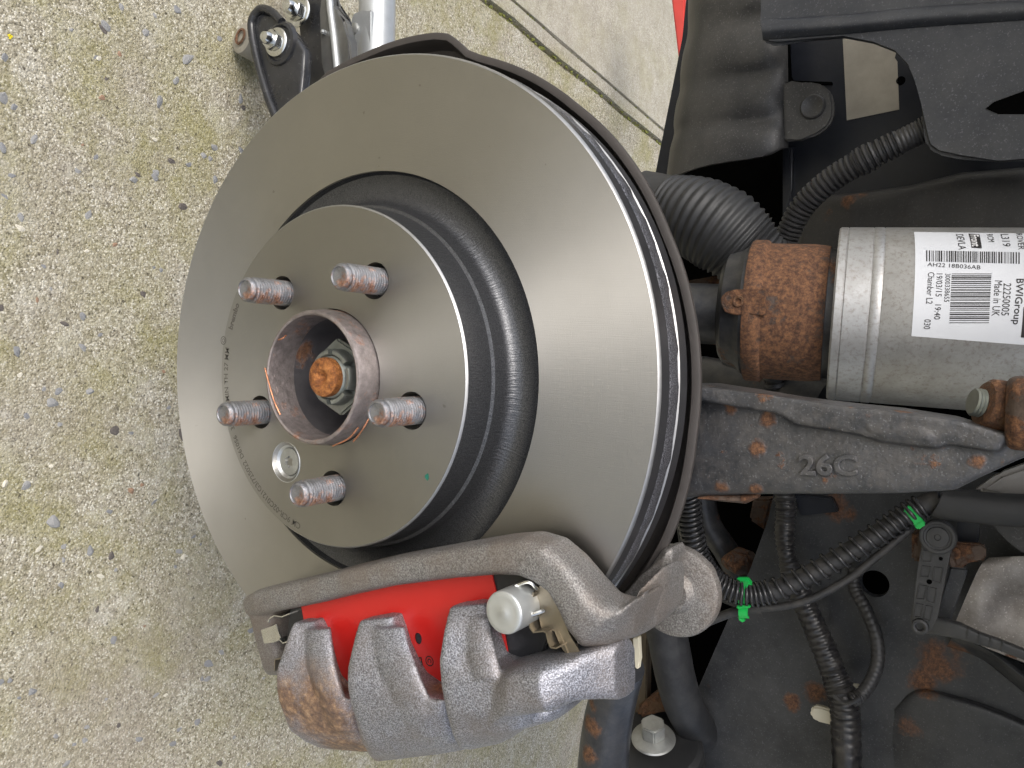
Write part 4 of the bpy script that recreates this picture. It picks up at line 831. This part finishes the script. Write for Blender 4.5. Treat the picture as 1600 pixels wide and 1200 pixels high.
bm = B(); pxprism(bm, [(1484, 886), (1512, 888), (1508, 905), (1484, 975), (1462, 975), (1468, 950)], .276, .006, .0012); obj('stay', bm, MAT['chassis'], sb)
bm = B(); pxprism(bm, [(1496, 812), (1532, 812), (1528, 850), (1492, 850)], .285, .01, .001); obj('stay', bm, MAT['wing'], sb)

# ------------------------------------------------------------------ spring wrapped hose, cable, green clips
MAT['hose'] = M('black_hose', (.020, .020, .021), .5, 0, var=.2, vscale=60, bump=(500, .2, .0003), dust=.2)
MAT['wire'] = M('black_spring_wire', (.055, .055, .058), .22, .5, var=.15, vscale=60, bump=None)
HP = [(1070, 735, .19), (1076, 780, .20), (1080, 825, .205), (1092, 872, .21), (1118, 908, .215), (1160, 928, .22), (1205, 924, .226), (1265, 898, .232), (1325, 864, .238), (1382, 828, .243), (1420, 803, .246), (1450, 787, .248), (1470, 783, .248)]
P = pxpath(HP, 10)
hose = thing('spring_hose', 'black brake hose wrapped in coiled spring wire below the iron arm', 'brake hose', tuple(P[60]))
bm = B(); tube(bm, P, .0062, 18); obj('tube', bm, MAT['hose'], hose, smooth=60)
bm = B(); helix(bm, P[:62], .0073, 36, .0013, 8, 18); obj('spring', bm, MAT['wire'], hose, smooth=60)
bm = B(); helix(bm, P[61:108], .0073, 18, .0012, 8, 18); obj('spring', bm, MAT['wire'], hose, smooth=60)
bm = B(); tube(bm, pxpath([(1060, 800, .21), (1072, 870, .22), (1098, 912, .226), (1140, 940, .226), (1190, 950, .228), (1255, 940, .232), (1320, 908, .238), (1372, 868, .243), (1410, 836, .246), (1432, 815, .25)], 8), .0026, 12)
tag(obj('sensor_cable', bm, MAT['hose'], smooth=60), 'thin black cable hanging just under the spring wrapped hose', 'cable')
bm = B(); tube(bm, pxpath([(1070, 985, .215), (1095, 976, .222), (1130, 962, .225), (1162, 952, .227), (1190, 953, .229)], 8), .0031, 12)
tag(obj('brake_pipe', bm, MAT['hose'], smooth=60), 'short black pipe leading from the grey caliper flange to the green clip', 'pipe')
MAT['green'] = M('green_plastic', (.012, .46, .085), .38, 0, var=.1, vscale=60, bump=(300, .1, .0003))
def c_clip(cx, cy, y, ang, label):
    t = thing('green_clip', label, 'cable clip', tuple(at(cx, cy, y=y)), 'green cable clips')
    o = at(cx, cy, y=y); k = (at(cx + 10, cy, y=y) - o).length / 10; e1 = (at(cx + 10, cy, y=y) - o).normalized(); e2 = (at(cx, cy + 10, y=y) - o).normalized()
    ca, sa = math.cos(ang), math.sin(ang); f1 = e1 * ca + e2 * sa; f2 = e2 * ca - e1 * sa
    return t, lambda a, b, d=0: o + f1 * a * k + f2 * b * k + V((0, d, 0))
def arcband(q, r0, r1, a0, a1, w0, w1):
    """band bent round the hose (axis along the first clip direction)"""
    bm = B(); prev = None
    for i in range(17):
        a = a0 + (a1 - a0) * i / 16
        rr_ = ring(bm, [q(w, math.sin(a) * r / .00041 if 0 else math.sin(a) * r, -math.cos(a) * r * CK) for w, r in ((w0, r0), (w1, r0), (w1, r1), (w0, r1))])
        if prev: bridge(bm, prev, rr_)
        else: bm.faces.new(rr_[::-1])
        prev = rr_
    bm.faces.new(prev); return bm
CK = .00041
t, q = c_clip(1165, 926, .222, 0, 'green plastic clip joining the coiled hose and thin cable')
obj('band', arcband(q, 17, 20, -1.75, 1.2, -7, 7), MAT['green'], t)
obj('cable_hook', arcband(lambda a, b, d=0: q(a, b + 28, d), 9, 12, -2.4, 1.5, -8, 6), MAT['green'], t)
bm = B(); prism(bm, [q(-13, -24, -.002), q(4, -24, -.002), q(12, -16, -.004), q(12, -12, -.004), q(-2, -13, -.004), q(-12, -18, -.002)], (0, .004, 0), .0006); obj('tab', bm, MAT['green'], t)
bm = B(); prism(bm, [q(-10, 17, -.007), q(12, 15, -.007), q(12, 20, -.007), q(-9, 22, -.007)], (0, .006, 0), .0006); obj('bridge', bm, MAT['green'], t)
bm = B(); prism(bm, [q(-12, 36, -.002), q(0, 40, -.002), q(-2, 46, -.002), q(-8, 44, -.002)], (0, .004, 0), .0006); obj('tab', bm, MAT['green'], t)
t, q = c_clip(1430, 806, .247, math.radians(-32), 'green plastic clip at the upper end of the coiled hose')
bm = B(); prism(bm, [q(-8, -20, -.0075), q(6, -22, -.0075), q(10, 20, -.0075), q(-6, 22, -.0075)], (0, .003, 0), .0008); obj('band', bm, MAT['green'], t)
obj('hook', arcband(q, 16, 19, -2.6, -.8, -6, 7), MAT['green'], t)
bm = B(); prism(bm, [q(-7, 12, -.0085), q(9, 11, -.0085), q(9.5, 18, -.0085), q(-6, 19, -.0085)], (0, .002, 0), .0005); obj('tab', bm, MAT['green'], t)

# ------------------------------------------------------------------ below the caliper: stay tube, bolt, subframe
bm = B(); tube(bm, pxpath([(1030, 940, .26), (1044, 1000, .262), (1056, 1060, .27), (1072, 1110, .29), (1100, 1150, .335), (1150, 1190, .39)], 8), .0152, 28)
tag(obj('anti_roll_bar', bm, M('grey_dusty_bar', (.018, .019, .022), .55, .1, var=.25, vscale=40, bump=(350, .3, .0005), dust=.4, dcol=(.10, .10, .10)), smooth=60), 'dark grey round bar between the caliper flange and the flanged bolt', 'bar')
mt = thing('subframe_mount', 'black subframe mount holding the flanged bolt', 'mount', tuple(at(1020, 1170, y=.27)))
bm = B(); o = at(1022, 1160, y=.282); lathe(bm, [(.0001, 0), (.034, .0), (.038, -.003), (.039, -.008), (.036, -.012), (.036, -.018), (.040, -.022), (.040, -.08), (.001, -.08)], 48, o=o, axis=(-.93, -.33, .05)); obj('bush', bm, MAT['rubber'], mt)
bt = thing('flanged_bolt', 'pale zinc hex bolt with wide round flange below the grey bar', 'bolt', tuple(at(1021, 1155, y=.27)))
o = at(1021, 1155, y=.27); ax = V((-.93, -.34, .06)).normalized()
bm = B(); lathe(bm, [(.0001, .0), (.0165, .0), (.0172, .001), (.0165, .0022), (.010, .0045), (.0001, .0046)], 40, o=o, axis=ax); obj('flange', bm, MAT['zincdull'], bt)
e1 = ax.orthogonal().normalized(); e2 = ax.cross(e1); bm = B(); prism(bm, [o + ax * .004 + (e1 * math.cos(k * PI / 3 + .2) + e2 * math.sin(k * PI / 3 + .2)) * .0098 for k in range(6)], ax * .0125, .0010); obj('hex_head', bm, MAT['zincdull'], bt)
MAT['tan'] = M('tan_mud', (.12, .095, .065), .8, 0, var=.35, vscale=30, bump=(300, .5, .001), dust=.3, rust=.15)
sf = thing('subframe_plate', 'muddy brown subframe plate with rusty foot beside the grey bar', 'subframe', tuple(at(980, 1100, y=.3)))
bm = B(); pxprism(bm, [(985, 960), (1012, 960), (1010, 1110), (990, 1135), (975, 1220), (955, 1220), (968, 1110)], .305, .01, .001); obj('plate', bm, MAT['tan'], sf)
bm = B(); pxprism(bm, [(992, 1106), (1010, 1092), (1030, 1080), (1040, 1076), (1052, 1100), (1052, 1112), (1020, 1116), (996, 1124)], .298, .02, .003); obj('rusty_foot', bm, MAT['rustor'], sf)
tag(obj('white_tag', pxprism(B(), [(988, 998), (998, 995), (999, 1030), (997, 1046), (992, 1044)], .12, .004, .0005), MAT['ivory']), 'narrow white plastic sliver peeping out behind the caliper end', 'plastic tag')
MAT['armb'] = M('rust_streaked_arm', (.034, .038, .048), .30, .3, var=.3, vscale=30, bump=(240, .4, .0007), dust=.2, rust=.0, spots=[(P3(926, 1130, .20), .013), (P3(918, 1180, .20), .012), (P3(934, 1100, .2), .010)])
bm = B(); tube(bm, pxpath([(972, 1040, .20), (958, 1090, .21), (948, 1140, .215), (942, 1200, .22), (936, 1300, .225)], 8), [.016 + .00012 * i for i in range(33)], 32)
tag(obj('lower_control_arm', bm, MAT['armb'], smooth=60), 'black lower control arm streaked with rust at the bottom edge', 'suspension arm')

# ------------------------------------------------------------------ jack behind the disc
MAT['jackblack'] = M('glossy_black_steel', (.022, .023, .026), .24, 0, var=.25, vscale=50, bump=(120, .12, .0008), dust=.12, dcol=(.10, .09, .08))
MAT['jackgrey'] = M('dark_grey_steel', (.11, .11, .105), .35, .4, var=.25, vscale=40, bump=(300, .2, .0004), dust=.25)
MAT['galv'] = M('silver_paint', (.46, .48, .49), .34, .55, var=.1, vscale=30, bump=(300, .15, .0004), dust=.2)
MAT['chrome'] = M('zinc_bolt', (.70, .71, .70), .16, 1, var=.08, vscale=90, bump=(200, .08, .0003))
jack = thing('trolley_jack', 'trolley jack with black side arm, zinc bolts and silver handle tube', 'jack', tuple(at(470, 120, z=GZ)))
JY = .215
def jl(u, v, y=JY): return at(u, v, y=y)
bm = B()
loft(bm, [st(397, 14, 423, 14, JY + .004, JY + .012), st(391, 24, 436, 28, JY, JY + .014), st(391, 50, 458, 52, JY, JY + .014), st(396, 85, 474, 78, JY, JY + .014), st(405, 120, 472, 112, JY, JY + .014), st(418, 160, 468, 150, JY, JY + .014), st(440, 215, 490, 200, JY, JY + .014)], 5, 28); obj('side_arm', bm, MAT['jackblack'], jack, smooth=60)
bm = B(); P = pxpath([(398, 22, JY - .001), (393, 40, JY - .001), (398, 75, JY - .001), (408, 115, JY - .001), (420, 155, JY - .001), (440, 205, JY - .001)], 8); tube(bm, P, .0042, 14); tube(bm, pxpath([(397, 24, JY - .001), (408, 14, JY - .001), (424, 18, JY - .001), (440, 34, JY)], 8), .0040, 14); obj('rolled_edge', bm, MAT['jackblack'], jack, smooth=60)
bm = B(); c = jl(437, 68, JY - .001); lathe(bm, [(.0215, .003), (.0200, -.001), (.0170, -.002), (.0150, .0005), (.001, .0006)], 32, o=c); obj('boss', bm, MAT['jackblack'], jack)
def jbolt(u, v, y, R, L, parent):
    c = jl(u, v, y); d = V((.0, -1, .12)).normalized(); bm = B(); lathe(bm, [(.001, -.001), (R * 1.35, -.001), (R * 1.38, .001), (R * 1.2, .0022), (.001, .0022)], 28, o=c, axis=d); obj('washer', bm, MAT['chrome'], parent)
    e1 = d.orthogonal().normalized(); e2 = d.cross(e1); bm = B(); prism(bm, [c + d * .002 + (e1 * math.cos(k * PI / 3) + e2 * math.sin(k * PI / 3)) * R for k in range(6)], d * L, .0009); obj('bolt_head', bm, MAT['chrome'], parent)
    bm = B(); lathe(bm, [(R * .62, L), (R * .62, L + .004), (R * .45, L + .007), (.0001, L + .0082)], 24, o=c + d * .002, axis=d); obj('bolt_tip', bm, MAT['chrome'], parent)
jbolt(432, 66, JY - .002, .0098, .008, jack); jbolt(466, 18, JY + .05, .0115, .009, jack)
bm = B(); lathe(bm, [(.0001, -.006), (.0130, -.006), (.0160, -.004), (.0165, .0), (.0165, .03), (.0001, .03)], 32, o=jl(384, 62, JY + .02), axis=(.15, 1, .1)); obj('roller', bm, MAT['cream'], jack)
bm = B(); lathe(bm, [(.0058, .0), (.0062, -.0012), (.0082, -.0012), (.0086, .0)], 28, o=jl(376, 57, JY + .012), axis=(.15, 1, .1)); obj('roller_ring', bm, MAT['rustor'], jack)
bm = B(); pxprism(bm, [(440, -30), (512, -30), (520, 0), (545, 30), (548, 120), (505, 160), (480, 130), (474, 100), (470, 40), (452, 20)], JY + .06, .006, .002); obj('back_plate', bm, MAT['jackblack'], jack)
bm = B(); pxprism(bm, [(502, -30), (514, -30), (516, 8), (538, 32), (543, 60), (548, 95), (540, 104), (530, 105), (506, 120), (500, 100), (500, 20)], JY + .030, .012, .0025, 3); obj('channel', bm, MAT['jackgrey'], jack)
bm = B(); tube(bm, pxpath([(514, -30, JY + .029), (516, 10, JY + .029), (522, 60, JY + .029), (528, 120, JY + .029)], 6), .0034, 12); obj('channel_fold', bm, MAT['galv'], jack)
bm = B(); box(bm, jl(506, 50, JY + .028), (.004, .006, .004), bevel=.001); obj('weld_nib', bm, MAT['galv'], jack)
bm = B(); tube(bm, [jl(590, -60, .34), jl(589, 40, .335), jl(586, 130, .33)], .0195, 32); obj('handle_tube', bm, MAT['galv'], jack, smooth=60)
bm = B(); pxprism(bm, [(548, 30), (552, 20), (566, 16), (580, 15), (580, 120), (545, 120)], .315, .005, .0015); obj('tube_tab', bm, MAT['galv'], jack)
bm = B(); lathe(bm, [(.0062, .001), (.0058, -.0018), (.0046, -.0026), (.0001, -.0028)], 24, o=jl(554, 45, .315)); obj('rivet', bm, MAT['zincdull'], jack)
bm = B(); box(bm, V((jack.location.x + .06, jack.location.y + .12, GZ + .05)), (.16, .20, .09), bevel=.01); obj('chassis', bm, MAT['jackblack'], jack)
# red bar in the distance
MAT['redbar'] = M('red_paint', (.55, .06, .05), .4, 0, var=.1, vscale=20, bump=(300, .1, .0003))
rb_ = thing('red_bar', 'red painted bar standing beyond the splash guard', 'bar', tuple(at(1060, 60, y=1.0)))
bm = B(); pxprism(bm, [(1042, -60), (1070, -60), (1070, 93), (1060, 94)], 1.0, .03, .003); obj('bar', bm, MAT['redbar'], rb_)
bm = B(); pxprism(bm, [(1060, 96), (1072, 95), (1072, 130), (1064, 130)], 1.0, .03, .003); obj('bar', bm, MAT['redbar'], rb_)
bm = B(); pxprism(bm, [(1071, -60), (1095, -60), (1095, 60), (1072, 40)], 1.01, .03, .003); obj('rail', bm, MAT['galv'], rb_)
